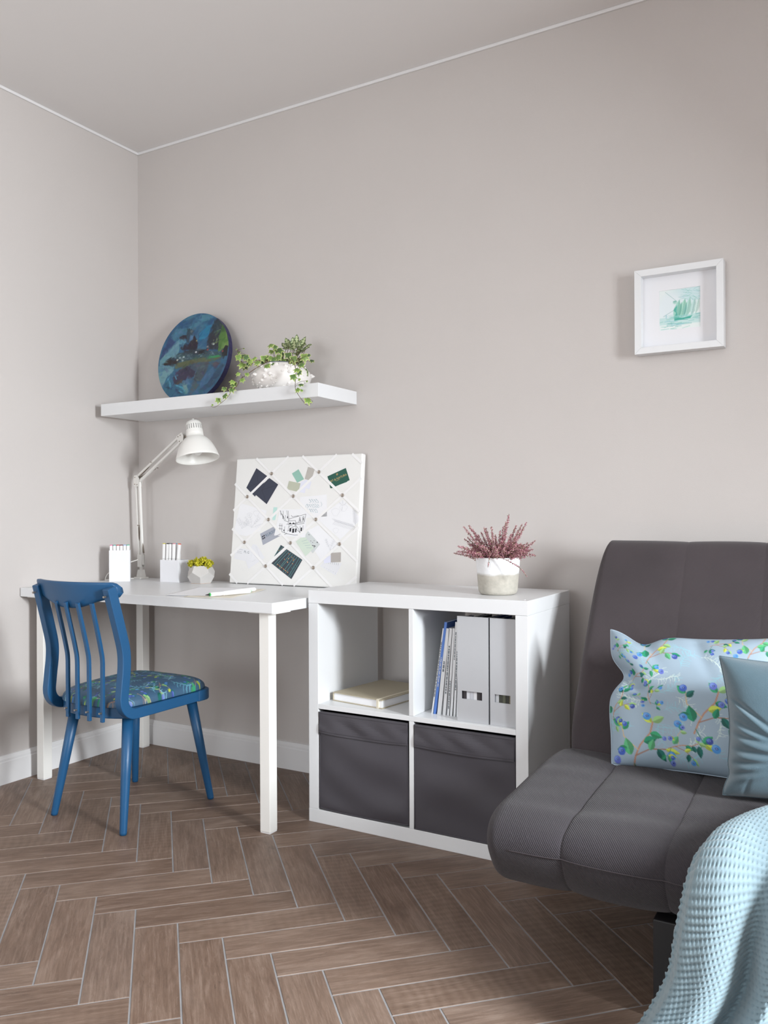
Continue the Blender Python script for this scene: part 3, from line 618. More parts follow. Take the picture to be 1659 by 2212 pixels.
bf.build('base_frame', m_frame, sf, bevel=0.003)
for x in (2.60, 3.25): MB().tube([(x, -0.42, 0.19), (x, -0.30, 0.42), (x, -0.12, 0.70)], 0.014, 10).build('back_support', m_frame, sf, smooth=True)
# stitched seam lines
def seam_on(C, nr, sel, xs_, out): return [(x, C[i][0]+nr[i][0]*out, C[i][1]+nr[i][1]*out) for x in xs_ for i in sel]
i_f = int(np.argmin(np.abs(C1[:, 0]+1.050)+np.abs(C1[:, 1]-0.305)))
st = MB()
xs_ = np.linspace(SX0+0.05, 3.4, 160)
def puff(x):
    bnd = [SX0]+SEAM_S+[SX1]; k = max(i for i in range(len(bnd)-1) if bnd[i] <= x); u = (x-bnd[k])/(bnd[k+1]-bnd[k]); return 0 if (k == 0 and u < 0.5) else 0.009*math.sin(PI*u)**0.45-0.009
st.tube([(x, C1[i_f][0]+n1[i_f][0]*(puff(x)+0.0005), C1[i_f][1]+n1[i_f][1]*(puff(x)+0.0005)) for x in xs_], 0.0012, 6)
st.build('stitching', flat('sofa_thread', (58, 52, 56)), sf, smooth=True)
# ------------------------------------------------------------------ cushions on the sofa
def pillow(name, TL, TR, BL, BR, thick, fe, mt, label, cat, paint=None, N=150, wrf=None, seam=None, base=None):
    TL, TR, BL, BR = [np.array(p, float) for p in (TL, TR, BL, BR)]
    nrm = np.cross(TR-TL, BL-TL); nrm = -nrm/np.linalg.norm(nrm)
    if nrm[1] > 0: nrm = -nrm
    ex = (TR-TL)/np.linalg.norm(TR-TL); ey = (BL-TL)/np.linalg.norm(BL-TL)
    def pt(u, v, sgn):
        p = TL*(1-u)*(1-v)+TR*u*(1-v)+BL*(1-u)*v+BR*u*v
        dx, dy = fe(u, v); p = p+ex*dx+ey*dy
        a, b2 = 2*u-1, 2*v-1; d = max(0.0, (1-a**4)*(1-b2**4)); h = thick*d**0.55
        w = wrf(u, v)*min(1, d*2.2) if wrf else 0
        return p+nrm*sgn*(h+(w if sgn > 0 else 0))
    b = MB(); b.grid(N, N, lambda u, v: pt(u, v, 1)); b.grid(60, 60, lambda u, v: pt(u, v, -1))
    colr = None
    if paint is not None:
        uv = np.array([(i/(N-1), j/(N-1)) for j in range(N) for i in range(N)]+[(1-i/59, j/59) for j in range(60) for i in range(60)]); colr = paint.at(uv[:, 0], uv[:, 1])
    t = thing(name, label, cat, tuple((BL+BR)/2))
    b.build('cover', mt, t, smooth=True, colors=colr)
    e = MB(); pts = [pt(u, 0, 1) for u in np.linspace(0, 1, 60)]+[pt(1, v, 1) for v in np.linspace(0, 1, 60)][1:]+[pt(u, 1, 1) for u in np.linspace(1, 0, 60)][1:]+[pt(0, v, 1) for v in np.linspace(1, 0, 60)][1:]
    e.tube(pts, 0.0016, 6); e.build('seam_edge', seam or mt, t, smooth=True, colors=np.tile(np.array([[176, 194, 208]]), (len(e.v), 1)) if paint is not None else None)
    return t
PP = Paint(760, 640, (148, 167, 182))
for i, (u, v, a) in enumerate([(.2, .42, -1.2), (.3, .5, -.9), (.17, .3, -1.0), (.26, .38, .4), (.42, .3, -.7), (.33, .62, -.2), (.22, .55, 2.8), (.30, .70, 1.2), (.36, .9, .3), (.43, .86, -.3), (.5, .78, .9), (.44, .66, 2.4), (.55, .2, .1), (.5, .15, 2.9), (.05, .2, -.7), (.1, .38, 2.2), (.02, .8, -1), (.62, .9, .4), (.6, .6, 1), (.7, .3, 2.), (.8, .7, -.8), (.9, .3, 1), (.9, .9, 2), (.16, .75, 3.6), (.40, .52, .6)]):
    fern(PP, u*760, v*640, 1.7, a, (136, 188, 200) if i % 3 else (204, 220, 210), i, 0.8)
for i, (u, v, sc, a) in enumerate([(.486, .76, 2.6, 0.12), (.125, 1.02, 2.6, 0.10), (.225, .25, 1.9, 0.25), (.34, .88, 1.5, 0.9), (.26, .58, 1.2, -.7), (.055, .19, 1.0, .2), (.80, .22, 1.8, .1), (.085, .40, 1.2, .5), (.03, .70, 1.6, -.1), (.60, .10, 1.2, .9), (.70, .62, 2.3, .5), (.88, .78, 2.4, 0.1), (.95, .4, 1.6, -.2)]): sprig(PP, u*760, v*640, sc, a, 0, 40+i)
def fe1(u, v):
    dx = 0.034*math.exp(-((v-.36)/.10)**2)*(1-u)**3-0.004*math.exp(-((v-.62)/.15)**2)*(1-u)**2-0.02*math.sin(PI*v)*u**4
    dy = 0.030*math.exp(-((u-.20)/.11)**2)*(1-v)**3+0.016*math.sin(PI*u)*(1-v)**3-0.008*math.sin(PI*u)*v**3
    return dx, dy
def wr1(u, v):
    w = -0.020*math.exp(-(((v-.36)-0.75*(u-.02))/.055)**2)*math.exp(-(u/.33)**2)-0.010*math.exp(-(((v-.56)+0.55*(u-.02))/.05)**2)*math.exp(-((u-.1)/.22)**2)
    w += -0.010*math.exp(-(((u-.22)-0.3*v)/.05)**2)*math.exp(-(v/.22)**2)-0.008*math.exp(-(((u-.50)-.25*(v))/.05)**2)*math.exp(-(v/.3)**2)+0.004*math.sin(9*u+5*v)*math.sin(6*v+1)
    return w
pillow('printed_cushion', (2.240, -0.450, 0.702), (2.665, -0.440, 0.706), (2.282, -0.605, 0.384), (2.715, -0.60, 0.384), 0.066, fe1, m_print, 'pale blue cushion with a blueberry print leaning on the sofa back', 'cushion', PP, N=230, wrf=wr1)
def fe2(u, v):
    return 0.018*math.sin(PI*v)*(1-u)**3+0.006*math.exp(-((v-.85)/.06)**2)*(1-u)**3-0.02*math.sin(PI*v)*u**3, 0.012*math.sin(PI*u)*(1-v)**3-0.006*math.sin(PI*u)*v**3
def wr2(u, v):
    w = 0
    for vv, sl, L in ((.46, .5, .2), (.55, .25, .3), (.66, .1, .32), (.76, -.15, .3), (.84, -.35, .22), (.3, .9, .2)): w += -0.007*math.exp(-(((v-vv)-sl*(u-.02))/.022)**2)*math.exp(-((u-.04)/L)**2)+0.005*math.exp(-(((v-vv-.045)-sl*(u-.02))/.025)**2)*math.exp(-((u-.04)/L)**2)
    return w-0.006*math.exp(-((u-.11)/.012)**2)*math.exp(-((v-1)/.10)**2)
pillow('velvet_cushion', (2.548, -0.690, 0.690), (2.935, -0.615, 0.690), (2.560, -0.735, 0.392), (2.945, -0.690, 0.392), 0.060, fe2, m_teal, 'plain dusty teal velvet cushion in front of the printed one', 'cushion', N=170, wrf=wr2)

# ------------------------------------------------------------------ knitted throw
def throw():
    path = [(-0.79, 0.396), (-0.87, 0.394), (-0.95, 0.388), (-1.035, 0.375), (-1.083, 0.335), (-1.098, 0.26), (-1.105, 0.16), (-1.125, 0.06), (-1.165, 0.022), (-1.24, 0.013), (-1.31, 0.012)]
    left = [2.69, 2.65, 2.60, 2.562, 2.545, 2.530, 2.512, 2.462, 2.425, 2.400, 2.395]
    NV, NU = 470, 340; P = np.array(spline([(p[0], p[1], l) for p, l in zip(path, left)], 900)); L = np.r_[0, np.cumsum(np.linalg.norm(np.diff(P[:, :2], axis=0), axis=1))]
    tt = np.linspace(0, L[-1], NV); Y_ = np.interp(tt, L, P[:, 0]); Z_ = np.interp(tt, L, P[:, 1]); X_ = np.interp(tt, L, P[:, 2])
    ty, tz = np.gradient(Y_), np.gradient(Z_); q = np.hypot(ty, tz); ny, nz = tz/q, -ty/q           # outward normal (towards -y and up)
    s = np.linspace(0, 1, NU); T_, S_ = np.meshgrid(tt, s, indexing='ij'); hang = smooth01((T_-0.19)/0.30); flo = smooth01((T_-0.57)/0.25)
    Wd = 0.52+0.10*flo; w = S_*Wd
    def ridge(c, sg): return np.exp(-((w-c)/sg)**2)
    fold = 0.062*ridge(0.066, 0.048)+0.020*ridge(0.022, 0.02)-0.068*ridge(0.128, 0.017)+0.050*ridge(0.170, 0.022)-0.026*ridge(0.207, 0.012)+0.050*ridge(0.25, 0.03)-0.02*ridge(0.31, 0.02)+0.05*ridge(0.37, 0.04)+0.03*ridge(0.47, 0.03)
    top = 0.022*ridge(0.05, 0.05)+0.09*ridge(0.32, 0.10)+0.006*np.sin(24*w)+0.018*ridge(0.19, 0.03)+0.01  # the high heap out of view is added to keep light off the floor
    amp = top*(1-hang)+(fold*(0.75+0.35*flo)+0.012)*hang
    lip = smooth01(w/0.02); amp = amp*lip+0.004
    # knit relief
    shear = T_+0.55*w*hang+0.25*(1-hang)*w+0.012*np.sin(20*w+8*T_)
    rib = 0.5+0.5*np.cos(2*PI*shear/0.0125); st = 0.5+0.5*np.cos(2*PI*(w/0.0068)+PI*np.floor(shear/0.0125)); kn = 0.0030*rib**0.8+0.0007*st*rib-0.0034*(1-rib)**2*(1-st)**1.5
    o = amp+kn+0.003
    X = X_[:, None]+w+0.001*np.sin(2*PI*T_/0.0125)*(w < 0.004); Yv = Y_[:, None]+ny[:, None]*o; Zv = np.maximum(Z_[:, None]+nz[:, None]*o, 0.004+kn)
    vs = np.stack([X, Yv, Zv], -1).reshape(-1, 3)
    ii = np.arange(NV*NU).reshape(NV, NU); f = np.stack([ii[:-1, :-1], ii[:-1, 1:], ii[1:, 1:], ii[1:, :-1]], -1).reshape(-1, 4)
    # closing edge so the blanket has thickness
    b = MB(); b.add(vs.tolist(), f.tolist())
    edge = [ (X[i, 0], Yv[i, 0], Zv[i, 0]) for i in range(NV)]
    o_ = b.build('knitted_throw', m_knit, smooth=True, loc=(2.75, -1.05, 0.0))
    sd = o_.modifiers.new('thickness', 'SOLIDIFY'); sd.thickness = 0.006; sd.offset = -1
    tag(o_, 'pale blue chunky knitted throw draped over the front of the sofa', 'blanket')
throw()

# ------------------------------------------------------------------ framed print on the wall
fr = thing('picture_frame', 'square white deep frame with a small teal print hanging on the wall', 'picture', (2.344, -0.001, 1.513))
fx0, fx1, fz0, fz1, fd, bwd = 2.211, 2.473, 1.513, 1.776, 0.041, 0.0205
def bar(P):  b = MB(); n = 4; b.add([(x, -0.0006, z) for x, z in P]+[(x, -fd-0.0006, z) for x, z in P], [(3, 2, 1, 0), (4, 5, 6, 7)]+[(i, (i+1) % 4, 4+(i+1) % 4, 4+i) for i in range(4)]); b.build('frame_side', m_white, fr, bevel=0.0008)
I = bwd
bar([(fx0, fz1), (fx1, fz1), (fx1-I, fz1-I), (fx0+I, fz1-I)]); bar([(fx0, fz0), (fx1, fz0), (fx1-I, fz0+I), (fx0+I, fz0+I)]); bar([(fx0, fz0), (fx0, fz1), (fx0+I, fz1-I), (fx0+I, fz0+I)]); bar([(fx1, fz0), (fx1, fz1), (fx1-I, fz1-I), (fx1-I, fz0+I)])
ax0, ax1, az0, az1 = 2.281, 2.402, 1.586, 1.710
mm = MB(); a, b2, c, d = fx0+I, fx1-I, fz0+I, fz1-I
for r in ((a, ax0, c, d), (ax1, b2, c, d), (ax0, ax1, c, az0), (ax0, ax1, az1, d)): mm.box(r[0], r[1], -0.0100, -0.0085, r[2], r[3])
mm.build('mat_board', m_card, fr, merge=True)
PA = Paint(200, 200, (226, 235, 234)); r9 = np.random.default_rng(9)
tl = lambda: [(120, 190, 176), (88, 170, 168), (60, 160, 150), (150, 205, 196), (130, 190, 205)][r9.integers(0, 5)]
PA.ell(150, 30, 90, 45, (196, 222, 226), soft=40, al=.8); PA.ell(60, 90, 70, 70, (222, 232, 236), soft=40)
for i in range(26): x = r9.uniform(80, 190); y = r9.uniform(-5, 60); PA.line([(x, y), (x+r9.uniform(20, 60), y+r9.uniform(-18, 30))], 1.6, tl(), .45)
for x, y, L, wd, cl in ((78, 148, 96, 34, (150, 206, 190)), (106, 142, 92, 34, (160, 212, 192)), (130, 140, 92, 32, (172, 216, 204)), (156, 136, 82, 26, (184, 216, 212)), (176, 130, 74, 22, (206, 228, 222)), (92, 146, 80, 16, (126, 190, 172)), (118, 140, 70, 14, (130, 190, 180))): PA.leaf(x, y, L, wd, -1.35, cl, np.array(cl)*.92, .85); PA.line([(x, y), (x+L*.22, y-L*.97)], 1.2, (90, 160, 150), .7)
PA.poly([(72, 98), (88, 82), (84, 112), (92, 140), (74, 140), (82, 118), (70, 106)], (70, 166, 150), .8, 3); PA.ell(78, 66, 11, 9, (180, 214, 206)); PA.ell(76, 62, 9, 4, (120, 180, 170), al=.7)
PA.line([(20, 130), (80, 100)], 1.4, (90, 150, 145), .8); PA.line([(30, 10), (84, 60)], 1.4, (120, 170, 165), .8)
PA.poly([(0, 138), (200, 128), (200, 176), (0, 172)], (170, 212, 210), .55, 6); PA.poly([(72, 136), (112, 146), (160, 138), (150, 152), (74, 156)], (50, 160, 140), .85, 5)
for i in range(40): x = r9.uniform(-10, 180); y = r9.uniform(130, 180); PA.line([(x, y), (x+r9.uniform(20, 70), y+r9.uniform(-6, 5))], r9.uniform(1, 3.2), tl(), .6)
for i in range(14): x = r9.uniform(0, 120); y = r9.uniform(175, 198); PA.line([(x, y), (x+r9.uniform(10, 40), y+r9.uniform(-8, 4))], 2, tl(), .55)
PA.line([(34, 140), (34, 124)], 4, (150, 196, 206), .8)
N = 120; b = MB(); b.grid(N, N, lambda u, v: (ax0-0.001+(ax1-ax0+.002)*u, -0.0082, az1+0.001-(az1-az0+.002)*v)); uv = np.array([(i/(N-1), j/(N-1)) for j in range(N) for i in range(N)])
b.build('print', m_artp, fr, colors=PA.at(uv[:, 0], uv[:, 1]))
MB().box(a, b2, -0.0075, -0.0010, c, d).build('backing', m_card, fr)

# ------------------------------------------------------------------ round painting on the shelf
PC = Paint(300, 300, (60, 112, 148)); rp = np.random.default_rng(21)
def pc(x, y): u = (x-150)/1255.0; v = (y-125)/1640.0; v += (u-.5)*.09; return u*300, v*300
def poly(pts, col, al=1, soft=2): PC.poly([pc(*p) for p in pts], col, al, soft)
for i in range(60): x, y = rp.uniform(150, 1400), rp.uniform(125, 800); u, v = pc(x, y); PC.ell(u, v, rp.uniform(14, 36), rp.uniform(6, 14), [(64, 116, 152), (52, 100, 140), (78, 132, 160), (44, 92, 136)][rp.integers(0, 4)], rp.uniform(-1.2, 0), .6, 4)
poly([(850, 150), (1060, 150), (1050, 260), (860, 280)], (84, 142, 164), .9); poly([(330, 520), (420, 380), (540, 400), (560, 480), (440, 600), (340, 620)], (78, 132, 162)); poly([(640, 380), (800, 270), (850, 300), (760, 400), (680, 420)], (82, 140, 166)); poly([(850, 500), (1000, 350), (1060, 340), (1020, 560), (850, 640)], (40, 136, 178), .9); poly([(160, 980), (300, 560), (430, 640), (250, 900)], (58, 84, 132))
poly([(170, 1000), (420, 660), (520, 580), (620, 640), (600, 700), (500, 690), (515, 830), (440, 960), (250, 1090), (180, 1100)], (112, 162, 178)); poly([(470, 620), (540, 570), (630, 640), (600, 700), (500, 680)], (98, 158, 182))
poly([(440, 580), (560, 520), (630, 525), (640, 600), (560, 600)], (48, 42, 58)); poly([(610, 470), (640, 420), (760, 440), (690, 560), (680, 680), (640, 660)], (58, 84, 104)); poly([(530, 760), (600, 700), (680, 690), (740, 560), (770, 530), (850, 690), (840, 800), (560, 800)], (46, 40, 56)); poly([(680, 640), (690, 540), (750, 500), (740, 620)], (88, 134, 174))
for q in ((620, 410), (660, 400), (690, 410)): u, v = pc(*q); PC.line([(u, v), (u+3, v+9)], 2, (30, 30, 40))
poly([(1010, 740), (1030, 480), (1080, 340), (1200, 300), (1260, 480), (1230, 800), (1010, 800)], (48, 54, 66)); poly([(1090, 250), (1200, 220), (1300, 380), (1220, 520), (1090, 430)], (46, 64, 78)); poly([(1210, 560), (1240, 440), (1350, 460), (1390, 640), (1400, 760), (1220, 850)], (92, 136, 66)); poly([(1240, 350), (1290, 340), (1340, 470), (1230, 500)], (78, 112, 62)); poly([(1290, 700), (1390, 650), (1395, 760), (1250, 840)], (142, 170, 96), .7)
poly([(1310, 800), (1340, 730), (1390, 740), (1390, 920), (1290, 940)], (36, 38, 46)); poly([(500, 860), (860, 800), (1300, 850), (1300, 960), (480, 1020), (380, 980)], (64, 92, 104)); poly([(600, 820), (850, 790), (1050, 800), (1040, 880), (700, 900)], (54, 66, 78))
poly([(250, 1040), (380, 960), (520, 990), (500, 1060), (260, 1090)], (52, 44, 44)); poly([(300, 980), (380, 930), (480, 970), (470, 1000)], (46, 66, 82)); poly([(500, 1040), (900, 960), (1290, 920), (1290, 980), (800, 1090), (470, 1140)], (104, 112, 82)); poly([(1040, 940), (1240, 905), (1290, 930), (1050, 985)], (62, 158, 96)); poly([(880, 830), (980, 810), (1040, 830), (980, 890), (890, 880)], (34, 36, 46))
for i in range(46): x, y = rp.uniform(480, 1250), rp.uniform(780, 1000); y = 960-0.12*(x-480)+rp.uniform(-60, 50); u, v = pc(x, y); PC.line([(u, v), (u+rp.uniform(3, 9), v-rp.uniform(0, 2))], rp.uniform(1, 2), [(110, 170, 188), (180, 200, 200), (90, 140, 110), (60, 110, 130)][rp.integers(0, 4)], .8)
for x, y, c in ((500, 990, (240, 240, 225)), (545, 945, (220, 235, 240)), (605, 995, (225, 235, 235)), (615, 935, (210, 230, 235)), (700, 455, (230, 215, 165)), (820, 635, (190, 180, 120)), (1030, 750, (240, 240, 235)), (1130, 705, (220, 232, 240)), (690, 900, (225, 235, 240)), (1035, 810, (205, 70, 60)), (1300, 835, (190, 80, 70)), (830, 845, (230, 235, 240))): u, v = pc(x, y); PC.ell(u, v, 4, 3, c, soft=2)
for a_, b_ in (((1110, 490), (1220, 440)), ((1120, 630), (1180, 610)), ((1180, 610), (1185, 680)), ((1120, 630), (1125, 690)), ((1125, 690), (1185, 680)), ((1330, 480), (1340, 620))): PC.line([pc(*a_), pc(*b_)], 1.6, (170, 190, 110), .9)
poly([(160, 1100), (460, 1090), (460, 1180), (340, 1300), (280, 1550), (160, 1300)], (104, 154, 172)); poly([(170, 1240), (330, 1180), (460, 1170), (430, 1230), (340, 1320), (270, 1560), (200, 1440)], (124, 172, 182)); poly([(560, 1170), (700, 1100), (830, 1080), (870, 1160), (840, 1300), (500, 1420), (450, 1330)], (66, 62, 88)); poly([(700, 1100), (830, 1040), (1080, 1030), (900, 1150), (850, 1200)], (78, 96, 116)); poly([(880, 1130), (990, 1040), (1100, 1050), (1060, 1200), (1000, 1350), (900, 1560), (800, 1600), (850, 1300)], (86, 102, 114)); poly([(1030, 1280), (1170, 1110), (1200, 1230), (1100, 1420), (980, 1480), (960, 1400)], (78, 124, 164)); poly([(1140, 1040), (1290, 1010), (1260, 1090), (1180, 1120)], (108, 86, 96), .8); poly([(1200, 1230), (1330, 1050), (1370, 1100), (1200, 1450), (1050, 1560), (960, 1540), (1100, 1420)], (60, 92, 126))
poly([(500, 1420), (640, 1340), (660, 1420), (540, 1450)], (84, 78, 76)); poly([(640, 1380), (770, 1340), (730, 1460), (640, 1420)], (82, 118, 152)); poly([(300, 1560), (360, 1330), (420, 1320), (470, 1480), (560, 1450), (680, 1520), (760, 1620), (560, 1660), (330, 1640)], (56, 112, 144)); poly([(640, 1440), (730, 1460), (780, 1560), (760, 1620), (700, 1580), (690, 1500)], (128, 170, 168)); poly([(530, 1520), (600, 1540), (650, 1610), (560, 1590)], (52, 48, 76)); poly([(340, 1500), (420, 1490), (430, 1520)], (44, 52, 84))
for pts in (((370, 1340), (420, 1420), (430, 1500)), ((500, 1290), (530, 1340)), ((540, 1460), (660, 1500), (720, 1590)), ((600, 1560), (680, 1600))): PC.line([pc(*p) for p in pts], 5, (92, 176, 204), .9)
PC.line([pc(900, 1120), pc(860, 1250), (pc(820, 1480))], 1.5, (120, 140, 170), .8)
for x, y in ((220, 1150), (260, 1160), (300, 1155), (330, 1165)): u, v = pc(x, y); PC.line([(u, v+4), (u+3, v-3), (u+6, v+3)], 1.3, (50, 90, 120), .9)
for i in range(900):
    u, v = rp.uniform(5, 295), rp.uniform(5, 295); c = PC.a[int(v), int(u)]+rp.normal(0, 9); PC.ell(u+rp.normal(0, 4), v+rp.normal(0, 3), rp.uniform(4, 13), rp.uniform(1.6, 4.5), np.clip(c+rp.normal(0, 6, 3), 0, 255), rp.choice([-1.1, -.5, .1, .8])+rp.normal(0, .3), .55, 2)
PC.a = np.clip(PC.a*0.86-4, 0, 255)
pr, ptk = 0.1935, 0.024; th = math.atan2(0.066, 0.375)
PCX, PY0 = 0.403, -0.118
Mp = Matrix.Translation((PCX, PY0, SZ+0.0002)) @ Matrix.Rotation(-th, 4, 'X')
pt_ = thing('round_painting', 'round canvas painting of a blue night street leaning on the shelf', 'painting', (PCX, PY0, SZ))
N = 200
def disc(u, v):
    a, b2 = 2*u-1, 2*v-1; x = a*math.sqrt(1-b2*b2/2); y = b2*math.sqrt(1-a*a/2); return Mp @ Vector((x*pr, 0, pr-y*pr))
b = MB(); b.grid(N, N, disc); uv = []
for j in range(N):
    for i in range(N): a, b2 = 2*i/(N-1)-1, 2*j/(N-1)-1; uv.append((0.5+0.5*a*math.sqrt(1-b2*b2/2), 0.5+0.5*b2*math.sqrt(1-a*a/2)))
uv = np.array(uv); b.build('canvas_front', m_paint, pt_, smooth=True, colors=PC.at(uv[:, 0], uv[:, 1]))
e = MB(); n = 120
def ring(k, t):
    a = 2*PI*k; rr = pr*(1+0.004*math.sin(37*a)+0.003*math.sin(61*a+1)) if 0 < t < 1 else pr
    return Mp @ Vector((rr*math.sin(a), ptk*t, pr-rr*math.cos(a)))
e.grid(n, 5, lambda k, t: ring(k, t), cu=True); e.add([ring(k/n, 1) for k in range(n)], [tuple(range(n))])
e.build('canvas_edge', flat('indigo_paint', (38, 36, 78), 0.5), pt_, smooth=False)

# ------------------------------------------------------------------ ivy in a studded pot
ip = thing('potted_ivy', 'trailing variegated ivy in a white studded pot on the floating shelf', 'plant', (0.903, -0.132, SZ))
Mi = Matrix.Translation((0.903, -0.132, SZ+0.0002))
pot = MB(); prof = [(0.0, 0.0), (0.066, 0.0), (0.085, 0.008), (0.105, 0.028), (0.113, 0.052), (0.108, 0.074), (0.094, 0.089), (0.082, 0.097), (0.078, 0.103), (0.072, 0.103), (0.070, 0.096), (0.060, 0.085), (0.0, 0.085)]
pot.lathe(prof, 64, Mi); po = pot.build('pot', mat('white_glaze', (236, 233, 230), 0.22, bump=0.02, bscale=80), ip, smooth=True)
sm = MB(); rs = np.random.default_rng(4); pr_ = np.array(prof[2:8])
for i in range(120):
    t = rs.uniform(0, 4.99); k = int(t); f_ = t-k; rr, zz = pr_[k]*(1-f_)+pr_[k+1]*f_; a = rs.uniform(0, 2*PI); d = Vector((math.cos(a), math.sin(a), 0.25*(zz-0.05)/0.05)).normalized(); c = Mi @ Vector((rr*math.cos(a), rr*math.sin(a), zz)); q = rs.uniform(0.003, 0.0085)
    if rs.uniform() < .25: sm.tube([c-d*0.002, c+d*q*1.0, c+d*q*1.9], [q*1.1, q*.7, q*.1], 8)
    else: sm.sphere(c, q*.95, 6)
tag(sm.build('studs', mat('white_glaze'), po, smooth=True), kind='stuff')
rm = MB(); rm.lathe([(0.0735+0.0045*math.cos(x), 0.1025+0.0045*math.sin(x)) for x in np.linspace(0, 2*PI, 10, endpoint=False)], 48, Mi, closed=True); rm.build('rim', flat('slate_glaze', (92, 98, 112), 0.4), po, smooth=True)
MB().lathe([(0.0, 0.090), (0.066, 0.090), (0.068, 0.086), (0.0, 0.0855)], 24, Mi).build('soil', m_soil, ip)
IV1 = [(0.753,-0.205,1.640,0.0167),(0.775,-0.234,1.616,0.0274),(0.809,-0.231,1.612,0.0274),(0.773,-0.210,1.591,0.0335),(0.812,-0.220,1.589,0.0274),(0.839,-0.218,1.607,0.0243),(0.825,-0.226,1.595,0.0243),(0.865,-0.232,1.587,0.0274),(0.873,-0.204,1.607,0.0304),(0.865,-0.201,1.587,0.0365),(0.909,-0.233,1.569,0.0335),(0.921,-0.217,1.578,0.0274),(0.927,-0.230,1.547,0.0274),(0.914,-0.200,1.599,0.0304),(0.751,-0.218,1.651,0.0091)]
IV2 = [(0.813,-0.282,1.542,0.0183),(0.847,-0.273,1.539,0.0183),(0.836,-0.287,1.517,0.0213),(0.790,-0.286,1.514,0.0243),(0.786,-0.275,1.506,0.0274),(0.743,-0.279,1.493,0.0213),(0.780,-0.279,1.487,0.0274),(0.752,-0.287,1.464,0.0274),(0.712,-0.278,1.452,0.0243),(0.680,-0.274,1.436,0.0091)]
IV3 = [(0.864,-0.149,1.666,0.0274),(0.922,-0.197,1.645,0.0213),(0.918,-0.173,1.638,0.0396),(0.864,-0.147,1.643,0.0213),(0.910,-0.141,1.628,0.0274),(0.963,-0.172,1.615,0.0335),(0.964,-0.172,1.591,0.0335),(0.989,-0.174,1.598,0.0335),(0.975,-0.175,1.574,0.0426),(1.033,-0.165,1.603,0.0365),(1.075,-0.197,1.599,0.0152),(1.020,-0.099,1.600,0.0213),(0.884,-0.133,1.621,0.0274),(0.834,-0.123,1.623,0.0274),(0.942,-0.178,1.594,0.0304),(0.952,-0.081,1.608,0.0304)]
IV4 = [(1.068,-0.285,1.509,0.0274),(1.087,-0.275,1.523,0.0243),(1.089,-0.278,1.498,0.0122),(1.125,-0.282,1.488,0.0091),(1.100,-0.282,1.478,0.0213),(1.090,-0.287,1.460,0.0213),(1.100,-0.278,1.458,0.0122),(1.131,-0.285,1.420,0.0304),(1.102,-0.281,1.549,0.0274),(1.078,-0.274,1.534,0.0274)]
FI = [(0.929,-0.129,1.672),(0.897,-0.108,1.667),(0.928,-0.111,1.659),(0.961,-0.135,1.664),(0.972,-0.129,1.676),(1.011,-0.168,1.648),(0.978,-0.153,1.646),(0.993,-0.114,1.669),(1.006,-0.141,1.640),(1.047,-0.158,1.638),(1.011,-0.132,1.633),(0.974,-0.121,1.625),(1.006,-0.123,1.553),(1.001,-0.144,1.577)]
ST1 = [(0.887,-0.235,1.575),(0.860,-0.245,1.560),(0.834,-0.262,1.538),(0.812,-0.270,1.522),(0.803,-0.275,1.500),(0.776,-0.276,1.480),(0.753,-0.276,1.457),(0.721,-0.276,1.438),(0.689,-0.274,1.426),(0.670,-0.274,1.433)]
ST2 = [(1.040,-0.240,1.563),(1.063,-0.262,1.530),(1.068,-0.273,1.473),(1.079,-0.275,1.449),(1.105,-0.276,1.418),(1.123,-0.276,1.404),(1.139,-0.274,1.411),(1.145,-0.274,1.418)]
lv = MB(); lcol = []; rl = np.random.default_rng(11)
IVY = [(0, 1.0), (14, .60), (32, .50), (52, .84), (70, .55), (92, .50), (122, .66), (150, .52), (180, .36)]
def ivy_leaf(c, s, light):
    nrm = Vector((0.45+rl.uniform(-.5, .5), -0.85+rl.uniform(-.2, .3), 0.45+rl.uniform(-.45, .5))).normalized(); down = Vector((rl.uniform(-.7, .7), 0, -1)); d = (down-nrm*down.dot(nrm)).normalized(); e_ = nrm.cross(d)
    out = [(a, r_) for a, r_ in IVY]+[(360-a, r_) for a, r_ in reversed(IVY[1:-1])]; o = len(lv.v); c = Vector(c); vs = [c+nrm*s*.06]; R = s*.80
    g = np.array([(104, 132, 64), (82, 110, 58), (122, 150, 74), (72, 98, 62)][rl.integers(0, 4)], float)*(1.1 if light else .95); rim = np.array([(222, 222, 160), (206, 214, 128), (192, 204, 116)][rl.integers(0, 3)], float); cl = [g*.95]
    for fr_, cc, h in ((0.50, g, .05), (0.74, g*1.08, .02), (1.0, rim, -.03)):
        for a, r_ in out: q = math.radians(a); vs.append(c+(d*math.cos(q)+e_*math.sin(q))*R*r_*fr_+nrm*s*(h-0.10*(fr_*r_)**2)); cl.append(cc)
    n = len(out); fs = [(0, 1+i, 1+(i+1) % n) for i in range(n)]+[(1+k*n+i, 1+(k+1)*n+i, 1+(k+1)*n+(i+1) % n, 1+k*n+(i+1) % n) for k in range(2) for i in range(n)]
    lv.add(vs, fs); lcol.extend(cl); return c-d*R*.36
stems = MB(); basec = Vector((0.905, -0.135, SZ+0.09))
st1 = [Vector(p) for p in spline([(0.91, -0.16, 1.578), (0.905, -0.205, 1.593)]+ST1, 60)]; st2 = [Vector(p) for p in spline([(0.96, -0.17, 1.58), (1.01, -0.215, 1.59)]+ST2, 60)]
stems.tube(st1, np.linspace(.0014, .0006, 60), 6); stems.tube(st2, np.linspace(.0014, .0006, 60), 6)
arm = [Vector(p) for p in spline([(0.90, -0.15, 1.578), (0.88, -0.20, 1.598), (0.83, -0.222, 1.598), (0.785, -0.222, 1.598), (0.757, -0.215, 1.612), (0.751, -0.212, 1.648)], 40)]; stems.tube(arm, np.linspace(.0014, .0007, 40), 6)
